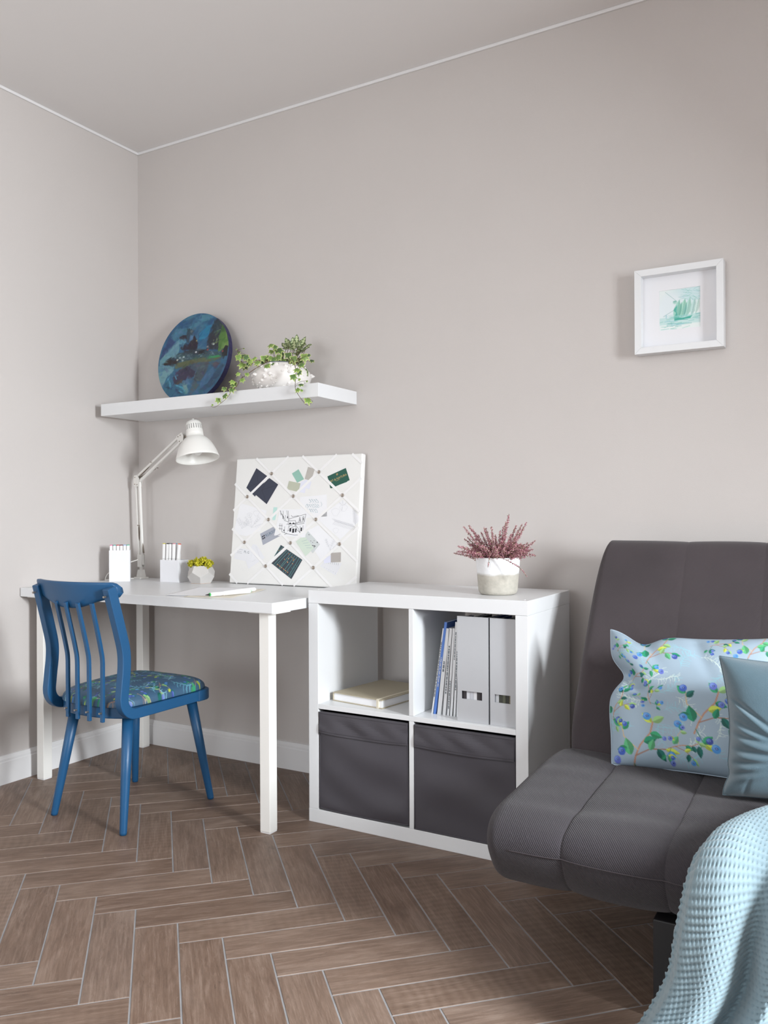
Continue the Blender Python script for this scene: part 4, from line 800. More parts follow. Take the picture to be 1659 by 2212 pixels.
def near(line, p): return min(line, key=lambda q: (q-p).length)
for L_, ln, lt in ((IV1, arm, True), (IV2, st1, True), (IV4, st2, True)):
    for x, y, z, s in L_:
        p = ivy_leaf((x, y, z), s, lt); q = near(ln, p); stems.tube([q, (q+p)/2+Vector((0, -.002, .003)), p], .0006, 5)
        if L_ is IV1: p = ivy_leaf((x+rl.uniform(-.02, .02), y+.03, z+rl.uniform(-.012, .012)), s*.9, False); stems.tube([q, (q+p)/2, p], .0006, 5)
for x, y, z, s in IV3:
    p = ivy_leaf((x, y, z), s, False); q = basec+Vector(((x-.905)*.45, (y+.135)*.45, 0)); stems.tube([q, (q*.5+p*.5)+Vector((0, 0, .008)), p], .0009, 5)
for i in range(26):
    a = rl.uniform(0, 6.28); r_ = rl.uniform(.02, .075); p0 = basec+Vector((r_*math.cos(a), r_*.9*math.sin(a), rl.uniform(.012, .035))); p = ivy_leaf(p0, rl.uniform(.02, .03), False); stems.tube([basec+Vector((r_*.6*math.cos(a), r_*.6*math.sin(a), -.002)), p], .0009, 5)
def ell_leaf(c, s, d):
    d = d.normalized(); nrm = Vector((.3, -.7, .65)); nrm = (nrm-d*nrm.dot(d)).normalized(); e_ = d.cross(nrm); vs = []; cl = []; n = 9
    for i in range(n):
        t = i/(n-1); w = s*.27*math.sin(PI*min(1, t**.85+0.001))
        for j in (-1, -.5, 0, .5, 1): vs.append(c+d*s*(t-.1)+e_*w*j+nrm*s*(.10*abs(j)-.12*t*t)); cl.append((196, 206, 160) if (j == 0 or (i % 2 == 0 and abs(j) == .5)) else (74, 98, 52))
    lv.add(vs, [(i*5+k, i*5+k+1, (i+1)*5+k+1, (i+1)*5+k) for i in range(n-1) for k in range(4)]); lcol.extend(cl)
for x, y, z in FI:
    c = Vector((x, y, z)); d = c-Vector((0.965, -0.14, 1.615)); d.y *= .6; ell_leaf(c-d*.2, .040, d+Vector((0, -.01, .012))); q = basec+Vector(((x-.905)*.4, 0, 0)); stems.tube([q, (q+c)/2+Vector((.004, 0, .004)), c-d*.2], .0010, 5)
    for k in range(2): dd = Vector((rl.uniform(-1, 1), rl.uniform(-.9, .1), rl.uniform(-.1, .9))); ell_leaf(c-d*.3, rl.uniform(.018, .03), dd)
tag(lv.build('foliage', m_leaf, ip, smooth=True, colors=np.array(lcol)), kind='stuff'); stems.build('stems', m_stem, ip, smooth=True)

# ------------------------------------------------------------------ heather in a two-tone concrete pot
hp = thing('potted_heather', 'pink flowering heather in a half white concrete pot on the cube shelf unit', 'plant', (1.843, -0.274, KS))
Mh = Matrix.Translation((1.843, -0.274, KS+0.0002))
def pot_mat():
    mt = mat('dipped_concrete', (180, 176, 166), 0.85, bump=0.5, bscale=160, var=0.10, vscale=60); nt = mt.node_tree; N = nt.nodes; L = nt.links; b = N['Principled BSDF']; src = b.inputs['Base Color'].links[0].from_socket
    at = N.new('ShaderNodeAttribute'); at.attribute_name = 'Col'; sp_ = N.new('ShaderNodeSeparateColor'); L.new(at.outputs['Color'], sp_.inputs[0])
    n = N.new('ShaderNodeTexNoise'); n.inputs['Scale'].default_value = 25; tc = N.new('ShaderNodeTexCoord'); L.new(tc.outputs['Object'], n.inputs['Vector'])
    ad = N.new('ShaderNodeMath'); ad.operation = 'MULTIPLY_ADD'; ad.inputs[1].default_value = 0.12; L.new(n.outputs['Fac'], ad.inputs[0]); L.new(sp_.outputs[0], ad.inputs[2])
    mr = N.new('ShaderNodeMapRange'); mr.inputs[1].default_value = 0.58; mr.inputs[2].default_value = 0.66; L.new(ad.outputs[0], mr.inputs[0])
    mx = N.new('ShaderNodeMix'); mx.data_type = 'RGBA'; L.new(mr.outputs[0], mx.inputs[0]); L.new(src, mx.inputs[6]); mx.inputs[7].default_value = rgba((232, 234, 236))
    L.new(mx.outputs[2], b.inputs['Base Color']); return mt
hprof = [(0.0, 0.0), (0.050, 0.0), (0.057, 0.004), (0.0605, 0.012)]+[(0.0605+0.0085*t, 0.012+0.101*t) for t in np.linspace(0.05, 1, 24)]+[(0.0675, 0.1150), (0.0640, 0.1140), (0.0625, 0.105), (0.0, 0.103)]
b = MB(); b.lathe(hprof, 64, Mh); zc = np.repeat(np.array([z/0.115 for r_, z in hprof]), 64)
lz = np.clip(zc, 0, 1); sr_ = np.where(lz <= 0.0031308, lz*12.92, 1.055*np.power(np.maximum(lz, 1e-6), 1/2.4)-0.055)
b.build('pot', pot_mat(), hp, smooth=True, colors=np.stack([sr_*255]*3, -1)); MB().lathe([(0, .1075), (.0615, .1065), (.0615, .1045), (0, .104)], 24, Mh).build('soil', m_soil, hp)
HT = [(1.730,-0.279,0.974),(1.745,-0.273,0.978),(1.719,-0.249,0.934),(1.691,-0.272,0.890),(1.801,-0.284,0.972),(1.804,-0.275,0.968),(1.839,-0.316,0.974),(1.897,-0.315,1.013),(1.898,-0.256,0.979),(1.906,-0.231,0.981),(1.935,-0.266,0.988),(1.969,-0.284,0.932),(1.941,-0.304,0.916),(1.851,-0.274,0.964),(1.769,-0.231,0.956),(1.747,-0.250,0.965),(1.774,-0.270,0.949),(1.822,-0.242,0.948),(1.898,-0.298,0.954),(1.910,-0.273,0.958),(1.721,-0.233,0.939),(1.859,-0.267,0.974),(1.872,-0.278,0.989),(1.929,-0.295,0.959)]
hs = MB(); hf = MB(); hcol = []; rh = np.random.default_rng(5); hb = Vector((1.843, -0.274, KS+0.106))
def twig(pts, dens, rad):
    pts = [Vector(p) for p in spline(pts, 24)]; hs.tube(pts, np.linspace(.0013, .0005, 24), 5)
    L_ = sum((pts[i+1]-pts[i]).length for i in range(23)); n = int(L_*dens)
    for i in range(n):
        t = rh.uniform(.12, 1); k = t*22.99; p = pts[int(k)].lerp(pts[int(k)+1], k-int(k)); rr = rad*(1-t*.8)+.0012; d = Vector(rh.normal(size=3)).normalized(); c = p+d*rr*rh.uniform(.3, 1); s = rh.uniform(.0011, .0022)*(1-.3*t)
        col = [(176, 116, 130), (158, 96, 112), (200, 150, 158), (140, 86, 98), (220, 184, 184), (140, 118, 90), (116, 108, 76)][rh.choice(7, p=[.20, .16, .20, .12, .14, .10, .08])]
        o = Vector(rh.normal(size=3)).normalized(); a = o.orthogonal().normalized(); e_ = o.cross(a); hf.add([c+o*s*1.5, c-o*s*1.2, c+a*s, c-a*s, c+e_*s, c-e_*s], [(0, 2, 4), (0, 4, 3), (0, 3, 5), (0, 5, 2), (1, 4, 2), (1, 3, 4), (1, 5, 3), (1, 2, 5)]); hcol.extend([col]*6)
for x, y, z in HT:
    d = Vector((x, y, z))-hb; r0 = Vector((d.x*.35, d.y*.35, 0)); r0 = r0 if r0.length < .055 else r0*.055/r0.length; m_ = hb+r0+Vector((d.x*.25, d.y*.25, d.z*.45)); twig([hb+r0, m_, (x, y, z)], 2600, .0115)
for i in range(85):
    a = rh.uniform(0, 6.28); r_ = .058*math.sqrt(rh.uniform()); q = hb+Vector((r_*math.cos(a), r_*math.sin(a), 0)); o = Vector((math.cos(a)*r_*1.1+rh.uniform(-.018, .018), math.sin(a)*r_*1.1+rh.uniform(-.018, .018), rh.uniform(.02, .066)*(1.15-.4*(r_/.056)))); twig([q, q+o*.5+Vector((0, 0, .008)), q+o], 2300, .0125)
twig([(1.842, -0.325, .874), (1.843, -0.338, .889), (1.846, -0.349, .884), (1.845, -0.352, .868), (1.842, -0.352, .852)], 900, .004)
twig([(1.845, -0.318, .874), (1.849, -0.336, .888), (1.884, -0.356, .884), (1.921, -0.36, .869), (1.949, -0.36, .853), (1.970, -0.36, .828)], 800, .004)
hs.build('stems', m_stem, hp, smooth=True); tag(hf.build('flowers', mat('heather_flower', None, .8, attr='Col', bump=.02), hp, colors=np.array(hcol)), kind='stuff')

# ------------------------------------------------------------------ faceted concrete planter with moss
gp = thing('moss_planter', 'small faceted grey concrete planter with yellow-green moss on the desk', 'plant', (0.484, -0.125, DZ))
Mg = Matrix.Translation((0.484, -0.125, DZ)) @ Matrix.Rotation(math.radians(20), 4, 'Z')
n = 5; lay = [(0.041, 0.0, 0), (0.056, 0.026, 0), (0.0565, 0.047, .5), (0.044, 0.072, .5)]; vs = [Mg @ Vector((0, 0, 0))]
for r_, z, o in lay:
    for k in range(n): a = 2*PI*(k+o)/n; vs.append(Mg @ Vector((r_*math.cos(a), r_*math.sin(a), z)))
vs += [Mg @ Vector((.037*math.cos(2*PI*(k+.5)/n), .037*math.sin(2*PI*(k+.5)/n), .072)) for k in range(n)]+[Mg @ Vector((.035*math.cos(2*PI*(k+.5)/n), .035*math.sin(2*PI*(k+.5)/n), .060)) for k in range(n)]
R_ = lambda l, k: 1+l*n+k % n
fs = [tuple(R_(0, k) for k in reversed(range(n)))]
for k in range(n): fs += [(R_(0, k), R_(0, k+1), R_(1, k+1), R_(1, k)), (R_(1, k), R_(1, k+1), R_(2, k)), (R_(1, k+1), R_(2, k+1), R_(2, k)), (R_(2, k), R_(2, k+1), R_(3, k+1), R_(3, k)), (R_(3, k), R_(3, k+1), R_(4, k+1), R_(4, k)), (R_(4, k), R_(4, k+1), R_(5, k+1), R_(5, k))]
fs.append(tuple(R_(5, k) for k in range(n)))
MB().add(vs, fs).build('planter', mat('pale_concrete', (196, 193, 190), .85, bump=.2, bscale=140, var=.04, vscale=30), gp, bevel=.0012)
MB().prism([(Mg @ Vector((.0415*math.cos(2*PI*k/n), .0415*math.sin(2*PI*k/n), 0)))[:2] for k in range(n)], DZ+.0003, DZ+.0025).build('cork_base', flat('cork', (200, 160, 130), .8), gp)
ms = MB(); rm_ = np.random.default_rng(8); cl = []
for x, y, z, R0 in ((-.042, -.012, .080, .013), (-.022, .004, .086, .014), (-.008, -.016, .088, .014), (.004, .008, .090, .016), (.020, -.010, .086, .016), (.034, .006, .082, .013), (.046, -.010, .076, .011), (.0, .03, .082, .014), (-.025, .028, .080, .012), (.024, .028, .080, .013), (.012, -.030, .080, .012), (-.026, -.028, .078, .011)):
    for i in range(75):
        d = Vector(rm_.normal(size=3)).normalized(); c = Vector((0.484+x, -.125+y, DZ+z))+d*R0*1.15*rm_.uniform(.5, 1.05); ms.sphere(c, rm_.uniform(.0018, .0038), 4); k = (5)*(6); cl += [np.array([(188, 182, 38), (170, 164, 30), (204, 196, 60), (150, 148, 28)][rm_.integers(0, 4)])]*k
tag(ms.build('moss', mat('moss', None, .95, attr='Col', bump=.3, bscale=400), gp, smooth=True, colors=np.array(cl)), kind='stuff')

# ------------------------------------------------------------------ desk lamp
lp = thing('desk_lamp', 'white spring-arm desk lamp clamped at the back corner of the desk', 'lamp', (0.084, -0.068, DZ))
bx, by = 0.084, -0.068; ANG = math.atan2(-0.144+0.079, 0.404-0.075)
Ml = Matrix.Translation((bx, by, DZ+0.0002)) @ Matrix.Rotation(ANG, 4, 'Z')
b = MB(); b.prism(rrect(-.026, .026, -.022, .022, .004), 0, .008, Ml); b.add([Ml @ Vector(p) for p in [(-.018, -.013, .008), (.018, -.013, .008), (.018, .013, .008), (-.018, .013, .008), (-.012, -.010, .040), (.012, -.010, .040), (.012, .010, .040), (-.012, .010, .040)]], [(3, 2, 1, 0), (4, 5, 6, 7)]+[(i, (i+1) % 4, 4+(i+1) % 4, 4+i) for i in range(4)]); b.build('base', m_whitem, lp, bevel=.001)
MB().cyl((bx, by, DZ+.038), (bx, by, DZ+.056), .006, 12).build('swivel_post', m_whitem, lp, smooth=False)
ax = Vector((math.cos(ANG), math.sin(ANG), 0)); side_ = Vector((-math.sin(ANG), math.cos(ANG), 0))
J0 = Vector((bx, by, DZ+.062)); J1 = Vector((0.0765, -0.0785, 1.172)); J2 = Vector((0.398, -0.1425, 1.335)); sN = side_
def bars(A, B, off, name):
    m_ = MB(); d = (B-A).normalized(); n_ = sN.cross(d).normalized()
    for o in off:
        a, c = A+n_*o, B+n_*o
        q = [a-n_*.0048-sN*.0048, a+n_*.0048-sN*.0048, a+n_*.0048+sN*.0048, a-n_*.0048+sN*.0048]; w = [p+(c-a) for p in q]
        m_.add(q+w, [(3, 2, 1, 0), (4, 5, 6, 7)]+[(i, (i+1) % 4, 4+(i+1) % 4, 4+i) for i in range(4)])
    return m_
for nm, A, B in (('lower_arm', J0, J1), ('upper_arm', J1, J2)):
    for o in (-.013, .013): bars(A, B, (o,), nm).build(nm, m_whitem, lp, bevel=.0008)
def brk(pts, th, name):
    m_ = MB(); n = len(pts)
    for s in (-.0085, .0075): vs = [Vector(p)+sN*s for p in pts]+[Vector(p)+sN*(s+.0014) for p in pts]; m_.add(vs, [tuple(range(n)), tuple(range(2*n-1, n-1, -1))]+[(i, (i+1) % n, n+(i+1) % n, n+i) for i in range(n)])
    return m_.build(name, m_whitem, lp)
up = Vector((0, 0, 1))
brk([J0-ax*.016-up*.010, J0+ax*.016-up*.010, J0+ax*.017+up*.045, J0-ax*.017+up*.045], 0, 'base_bracket')
brk([J1-ax*.018-up*.028, J1+ax*.016-up*.030, J1+ax*.020+up*.006, J1+ax*.004+up*.020, J1-ax*.016+up*.018, J1-ax*.022], 0, 'elbow_bracket')
d2 = (J2-J1).normalized(); n2_ = sN.cross(d2)
brk([J2-d2*.024-n2_*.018, J2+d2*.016-n2_*.016, J2+d2*.022+n2_*.004, J2+d2*.010+n2_*.020, J2-d2*.022+n2_*.018], 0, 'head_bracket')
def spring(A, B, name):
    L_ = (B-A).length; d = (B-A)/L_; a = d.orthogonal().normalized(); e_ = d.cross(a); n = int(L_/.0022)*8; pts = [A+d*L_*i/n+(a*math.cos(2*PI*i/8)+e_*math.sin(2*PI*i/8))*.0034 for i in range(n+1)]
    m_ = MB(); m_.tube(pts, .0011, 4); m_.cyl(A-d*.008, A+d*.001, .0012, 6); m_.cyl(B-d*.001, B+d*.008, .0012, 6); m_.cyl(B+d*.008-sN*.010, B+d*.008+sN*.010, .0018, 8); m_.build(name, m_steel, lp, smooth=True)
d1 = (J1-J0).normalized(); n1_ = sN.cross(d1)
spring(J0+n1_*.020+up*.052-sN*.0, J0+n1_*.003+d1*.165-sN*.0, 'spring'); spring(J0-n1_*.020+up*.050, J0-n1_*.004+d1*.165, 'spring')
spring(J1+up*.014+n2_*.006+sN*.0105, J1+d2*.125+n2_*.012+sN*.0105, 'spring'); spring(J1+up*.004+d2*.022-n2_*.004, J1+d2*.125-n2_*.013, 'spring')
scr = MB()
for P_, o in ((J1, (-.010*ax-.020*up)), (J1, (.008*ax-.022*up)), (J1, (-.008*ax+.010*up)), (J2, -d2*.012-n2_*.011), (J2, -d2*.012+n2_*.011), (J2, d2*.004-n2_*.009)): scr.cyl(P_+o-sN*.0105, P_+o+sN*.0105, .0024, 10)
scr.build('screws', m_steel, lp)
axis = (Vector((0.500, -0.160, 1.243))-Vector((0.462, -0.146, 1.4065))); axis.normalize(); KN = Vector((0.462, -0.146, 1.4065)); zax = -axis; xa = Vector((1, 0, 0)); xa = (xa-zax*xa.dot(zax)).normalized(); ya = zax.cross(xa)
Ms = Matrix((xa, ya, zax)).transposed().to_4x4(); Ms.translation = KN
neck = [(0.0, -.0058), (.018, -.0065), (.027, -.0115), (.0315, -.021), (.033, -.034), (.0342, -.058), (.0350, -.0765)]
shade = [(.0350, -.0765), (.0385, -.0785), (.0455, -.0835), (.0535, -.0915), (.062, -.103), (.0705, -.119), (.0785, -.138), (.0850, -.158), (.0872, -.168), (.0866, -.1685), (.085, -.167), (.083, -.158), (.0765, -.139), (.0685, -.120), (.060, -.105), (.0515, -.0935), (.0435, -.0865), (.034, -.0815), (0, -.080)]
hd = MB().lathe(neck, 56, Ms).build('lamp_head', m_whitem, lp, smooth=True); MB().lathe(shade, 64, Ms).build('lamp_shade', m_whitem, lp, smooth=True)
vn = MB()
for k in range(22):
    a = 2*PI*k/22; rr = lambda z: np.interp(-z, [.021, .034, .058], [.0315, .033, .0342])+.0003
    q = []
    for z in (-.026, -.046):
        for da in (-.030, .030): q.append(Ms @ Vector((rr(z)*math.cos(a+da), rr(z)*math.sin(a+da), z)))
    vn.add(q, [(0, 1, 3, 2)])
vn.build('vent_slots', m_dark, hd)
kb = MB(); kb.tube([Ms @ Vector((0, 0, -.0075)), Ms @ Vector((0, 0, .0015)), Ms @ Vector((0, 0, .002))], [.0048, .0048, .004], 14); kb.build('switch_knob', m_whitem, hd)
bl = MB(); bl.sphere(Ms @ Vector((0, 0, -.128)), .026, 12); bl.cyl(Ms @ Vector((0, 0, -.082)), Ms @ Vector((0, 0, -.106)), .014, 16); bl.build('bulb', mat('frosted_bulb', (235, 235, 232), .3, bump=.01), lp, smooth=True)
stem_ = MB(); hb_ = Ms @ Vector((-.034, 0, -.060)); stem_.tube([J2+d2*.006, (J2+d2*.006+hb_)/2, hb_], .004, 10); stem_.build('head_joint', m_steel, lp, smooth=True)
cd = MB(); cd.tube([Vector(p) for p in spline([(bx+.0, by-.018, DZ+.085), (bx-.03, by-.055, DZ+.065), (bx-.012, by-.06, DZ+.03), (bx-.045, by-.05, DZ+.045), (.022, -.145, DZ+.040), (.012, -.185, DZ+.030), (.008, -.200, DZ+.004), (.020, -.19, DZ+.0025), (.05, -.12, DZ+.0025), (.06, -.03, DZ+.0025)], 60)], .0022, 8); cd.build('power_cord', m_whitem, lp, smooth=True)

# ------------------------------------------------------------------ marker holders and markers
def holder(name, M, w, d, h, label):
    t = thing(name, label, 'pen holder', tuple(M.translation)); th = .0018
    for nm, bxs in (('front_panel', (-w/2, w/2, -d/2, -d/2+th, 0, h)), ('back_panel', (-w/2, w/2, d/2-th, d/2, 0, h)), ('side_panel', (-w/2, -w/2+th, -d/2+th, d/2-th, 0, h)), ('side_panel', (w/2-th, w/2, -d/2+th, d/2-th, 0, h)), ('bottom_panel', (-w/2+th, w/2-th, -d/2+th, d/2-th, 0, th))): MB().box(*bxs, M).build(nm, m_card, t, bevel=.0003)
    return t
def marker(M, col, cname, label, group, L_=.150, w=.0064, cap=.05):
    t = thing('marker_pen', label, 'marker', tuple(M.translation), group)
    P = [(w*p*math.cos(a), w*p*math.sin(a)) for a, p in [(2*PI*k/16, 1.0+.10*math.cos(4*2*PI*k/16+PI)) for k in range(16)]]
    MB().prism(P, 0, L_-cap-.0008, M).build('barrel', m_plas, t, bevel=.0008); c = MB().prism(P, L_-cap, L_-.0012, M).build('cap', m_plas, t, bevel=.001)
    MB().prism([(x*.96, y*.96) for x, y in P], L_-.0012, L_+.0018, M).build('colour_end', flat('end_'+cname, col, .4), t)
PHI = math.radians(43); MA = Matrix.Translation((.105, -.207, DZ+.0002)) @ Matrix.Rotation(PHI, 4, 'Z')
holder('marker_box', MA, .084, .050, .1315, 'tall white box of markers beside the lamp')
colsA = [('pink', (226, 120, 160)), ('teal', (60, 170, 170)), ('red', (190, 60, 70)), ('dark red', (130, 40, 50)), ('pale blue', (150, 180, 220)), ('sea green', (80, 180, 150))]
for i, (cn, c) in enumerate(colsA):
    M_ = MA @ Matrix.Translation((-.034+.0136*i, -.0155, .0022)); marker(M_, c, cn.replace(' ', '_'), 'white marker with a %s end in the front row of the tall box' % cn, 'markers in the tall box')
for i, (cn, c) in enumerate([('purple', (130, 70, 150)), ('orange', (230, 150, 60)), ('crimson', (200, 50, 80)), ('navy', (50, 60, 120)), ('lilac', (190, 160, 210)), ('mint', (150, 215, 190))]):
    M_ = MA @ Matrix.Translation((-.034+.0136*i, .0005, .0022)); marker(M_, c, cn, 'white marker with a %s end in the back row of the tall box' % cn, 'markers in the tall box')
MBx = Matrix.Translation((.330, -.118, DZ+.0002)) @ Matrix.Rotation(math.radians(3), 4, 'Z')
holder('marker_box', MBx, .098, .066, .0915, 'short white box of markers behind the concrete planter')
for i, (cn, c, ln, yy) in enumerate([('yellow', (214, 205, 80), .03, -.022), ('black', (40, 40, 40), .05, -.022), ('grey', (120, 120, 124), .02, -.022), ('rose', (224, 150, 160), .03, -.022), ('coral', (222, 96, 76), .12, -.020), ('charcoal', (60, 62, 66), .0, -.003), ('slate', (90, 104, 120), .02, -.003), ('sky blue', (90, 160, 210), .08, -.003), ('beige', (200, 190, 160), .0, -.003)]):
    xx = -.040+.0175*i if i < 5 else -.028+.018*(i-5)
    M_ = MBx @ Matrix.Translation((xx-(.004 if ln > .1 else 0), yy, .0022)) @ Matrix.Rotation(ln, 4, 'Y'); marker(M_, c, cn.replace(' ', '_'), 'white marker with a %s end in the short box' % cn, 'markers in the short box', L_=.157, w=.0066, cap=.062)
Z1 = DZ+.0075
def lying(a, b_, col, cn, label, nib):
    a, b_ = Vector(a), Vector(b_); zc_ = (a-b_).normalized(); xc = Vector((0, 0, 1)); yc = zc_.cross(xc); M_ = Matrix((xc, yc, zc_)).transposed().to_4x4(); M_.translation = b_; L_ = (a-b_).length
    t = thing('marker_pen', label, 'marker', tuple((a+b_)/2)); P = [(.0066*p*math.cos(q), .0066*p*math.sin(q)) for q, p in [(2*PI*k/16, 1.0+.08*math.cos(4*2*PI*k/16)) for k in range(16)]]
    MB().prism(P, .002, L_*.68, M_).build('barrel', m_plas, t, bevel=.0008); MB().prism([(x*.94, y*.94) for x, y in P], L_*.68+.0006, L_-.004, M_).build('grip' if nib else 'cap', m_plas, t, bevel=.001)
    MB().prism([(x*.85, y*.85) for x, y in P], 0, .002, M_).build('colour_end', flat('end_'+cn, col, .4), t)
    MB().prism([(x*.85, y*.85) for x, y in P], L_-.004, L_, M_).build('colour_ring', flat('end_'+cn, col, .4), t)
    if nib: MB().tube([M_ @ Vector((0, 0, L_)), M_ @ Vector((0, 0, L_+.006)), M_ @ Vector((0, 0, L_+.016))], [.0032, .0026, .0008], 10).build('nib', m_dark, t)
# sheets of paper under the pens
def sheet(corners, z, curl, label, mt):
    A, B, C_, D_ = [np.array(p) for p in corners]
    def f(u, v): p = A*(1-u)*(1-v)+B*u*(1-v)+D_*(1-u)*v+C_*u*v; return (p[0], p[1], z+curl(u, v))
    b = MB(); b.grid(24, 24, f); o = b.build('paper_sheet', mt, smooth=True, loc=(float(A[0]+C_[0])/2, float(A[1]+C_[1])/2, z)); sd = o.modifiers.new('thickness', 'SOLIDIFY'); sd.thickness = .0003; sd.offset = 1; tag(o, label, 'paper', 'loose paper on the desk')
sheet([(.835, -.598), (1.000, -.545), (.915, -.250), (.745, -.300)], DZ+.0004, lambda u, v: .006*max(0, v-.6)**2*2.5*u+.004*max(0, .25-u-v), 'cream sheet of paper under the pens, its right edge lifting off the desk', flat('cream_paper', (226, 220, 206), .8))
sheet([(.745, -.592), (.930, -.520), (.825, -.235), (.635, -.300)], DZ+.0018, lambda u, v: .004*max(0, .2-u)*5*.3+.004*max(0, v-.75), 'white sheet of paper lying left of the pens on the desk', m_paper)
lying((.930, -.575, Z1+.0030), (.968, -.405, Z1+.0030), (90, 190, 110), 'green', 'white marker with a green band lying nearest the desk front', True)
lying((.930, -.500, Z1+.0030), (.935, -.340, Z1+.0030), (225, 225, 225), 'white', 'plain white marker lying behind the green banded one', False)

# ------------------------------------------------------------------ ribbon notice board with cards
BO = Vector((.597, -.085, DZ+.0032)); BX = Vector((1, 0, 0)); BU = Vector((0, .05, .5005)).normalized(); BN = BX.cross(BU)
MBd = Matrix((BX, BU, BN*0.5)).transposed().to_4x4(); MBd.translation = BO
nbd = thing('notice_board', 'white fabric notice board with crossed ribbons leaning on the wall', 'notice board', tuple(BO))
BW, BH = .607, .507
MB().box(0, BW, 0, BH, -.052, 0, MBd).build('padded_panel', m_fabric, nbd, bevel=.005, seg=3)
def strip(p, q, w, n0, n1): p, q = np.array(p), np.array(q); d = (q-p)/np.linalg.norm(q-p); e_ = np.array((-d[1], d[0]))*w/2; return MB().prism([tuple(p-e_), tuple(q-e_), tuple(q+e_), tuple(p+e_)], n0, n1, MBd)
m_sl = .0922/.1145
def ribs():
    out = []
    for sg in (1, -1):
        for k in range(-6, 8):
            # lines through the stud lattice: t = t0 + sg*m*(s-s0)
            s0 = .1835+.229*k; t0 = .257; pts = []
            for s in np.linspace(0.0, BW, 400):
                t = t0+sg*m_sl*(s-s0)
                if 0 <= t <= BH: pts.append((s, t))
            if len(pts) > 25: out.append((pts[0], pts[-1], sg))
    return out
for p, q, sg in ribs(): strip(p, q, .0105, .0012 if sg > 0 else .0019, .0019 if sg > 0 else .0026).build('ribbon', m_ribbon, nbd)
for (x, y) in [(0.186,0.441),(0.415,0.441),(0.0695,0.350),(0.299,0.349),(0.528,0.349),(0.184,0.257),(0.412,0.257),(0.069,0.165),(0.298,0.165),(0.526,0.164),(0.183,0.072),(0.412,0.072)]:
    b = MB(); b.lathe([(0, .0026), (.0068, .0026), (.0070, .0060), (.0062, .0086), (.0050, .0092), (.0044, .0080), (0, .0076)], 20, MBd @ Matrix.Translation((x, y, 0))); b.build('stud', m_steel, nbd, smooth=True)
def card(name, poly, n, mt, label, cat='card', th=.0004, lift=0):
    c = np.mean(np.array(poly), 0); t = thing(name, label, cat, tuple(MBd @ Vector((c[0], c[1], n))), 'cards tucked under the board ribbons'); MB().prism(poly, n, n+th, MBd).build('sheet', mt, t); return t
def strokes(t, lines, n, w, mt, name='drawing'):
    b = MB()
    for ln in lines:
        for a, c in zip(ln[:-1], ln[1:]):
            a, c = np.array(a), np.array(c); L_ = np.linalg.norm(c-a)
            if L_ < 1e-6: continue
            e_ = np.array((-(c-a)[1], (c-a)[0]))/L_*w/2; b.add([MBd @ Vector((*(p), n)) for p in (a-e_, c-e_, c+e_, a+e_)], [(0, 1, 2, 3)])
    b.build(name, mt, t)
def text(t, body, at, size, rot, n, mt, name='lettering'):
    cu = bpy.data.curves.new('tmp', 'FONT'); cu.body = body; cu.size = size; cu.align_x = 'CENTER'; cu.align_y = 'CENTER'; cu.fill_mode = 'FRONT'; cu.resolution_u = 3
    o = bpy.data.objects.new('tmp', cu); COL.objects.link(o); dg = bpy.context.evaluated_depsgraph_get(); me = o.evaluated_get(dg).to_mesh()
    M_ = MBd @ Matrix.Translation((at[0], at[1], n)) @ Matrix.Rotation(rot, 4, 'Z'); b = MB(); b.add([M_ @ v.co for v in me.vertices], [tuple(p.vertices) for p in me.polygons]); o.evaluated_get(dg).to_mesh_clear(); bpy.data.objects.remove(o); bpy.data.curves.remove(cu)
    b.build(name, mt, t)
N0 = .0003; C1_, C2_, C3_ = .0004, .0006, .0008
m_env = flat('navy_paper', (58, 62, 78), .75); m_env2 = flat('navy_fold', (44, 47, 60), .8)
t = card('envelope', [(.106, .466), (.167, .430), (.107, .350), (.060, .387)], C1_, m_env, 'dark navy envelope at the upper left of the notice board, partly under the other'); strokes(t, [[(.108, .464), (.118, .405), (.066, .388)]], C1_+.0006, .0012, m_env2, 'flap_edge')
t = card('envelope', [(.175, .424), (.221, .397), (.169, .319), (.099, .365)], .0009, m_env, 'dark navy envelope lapping over its neighbour, nearer the board middle'); strokes(t, [[(.168, .420), (.140, .376), (.218, .396)], [(.140, .376), (.168, .323)]], .0014, .0012, m_env2, 'flap_edge')
card('paint_sample', [(.316, .455), (.345, .415), (.313, .402), (.285, .439)], C1_, flat('teal_sample', (146, 190, 176), .6), 'teal green colour sample on the notice board')
card('paint_sample', [(.361, .463), (.394, .454), (.378, .408), (.348, .416)], C1_, flat('grey_sample', (184, 180, 174), .6), 'warm grey colour sample at the top middle of the board')
card('paint_sample', [(.273, .410), (.329, .399), (.322, .365), (.265, .377)], .0009, flat('sage_sample', (186, 190, 172), .6), 'pale sage colour sample below the teal one')
card('paint_sample', [(.330, .405), (.362, .414), (.352, .360), (.324, .366)], C1_, flat('lilac_white', (226, 228, 240), .6), 'bluish white colour sample beside the pale sage one')
card('paint_sample', [(.352, .410), (.381, .404), (.373, .375), (.350, .382)], C2_+.0005, flat('lilac_white'), 'bluish white colour sample below the warm grey one')
m_grn = flat('bottle_green', (24, 84, 70), .5)
card('business_card', [(.462, .402), (.540, .430), (.545, .400), (.470, .377)], C1_, m_grn, 'green card mostly hidden under the lettered green one', 'card')
t = card('business_card', [(.454, .423), (.536, .453), (.556, .406), (.474, .376)], .0009, m_grn, 'bottle green card with gold lettering at the upper right of the board', 'card')
ra = math.atan2(.030, .082); text(t, 'ART & NATURA', (.502, .414), .0118, ra, .0015, m_gold); strokes(t, [[(.494, .404), (.511, .410)]], .0015, .0009, m_gold, 'underline')
eb = [];
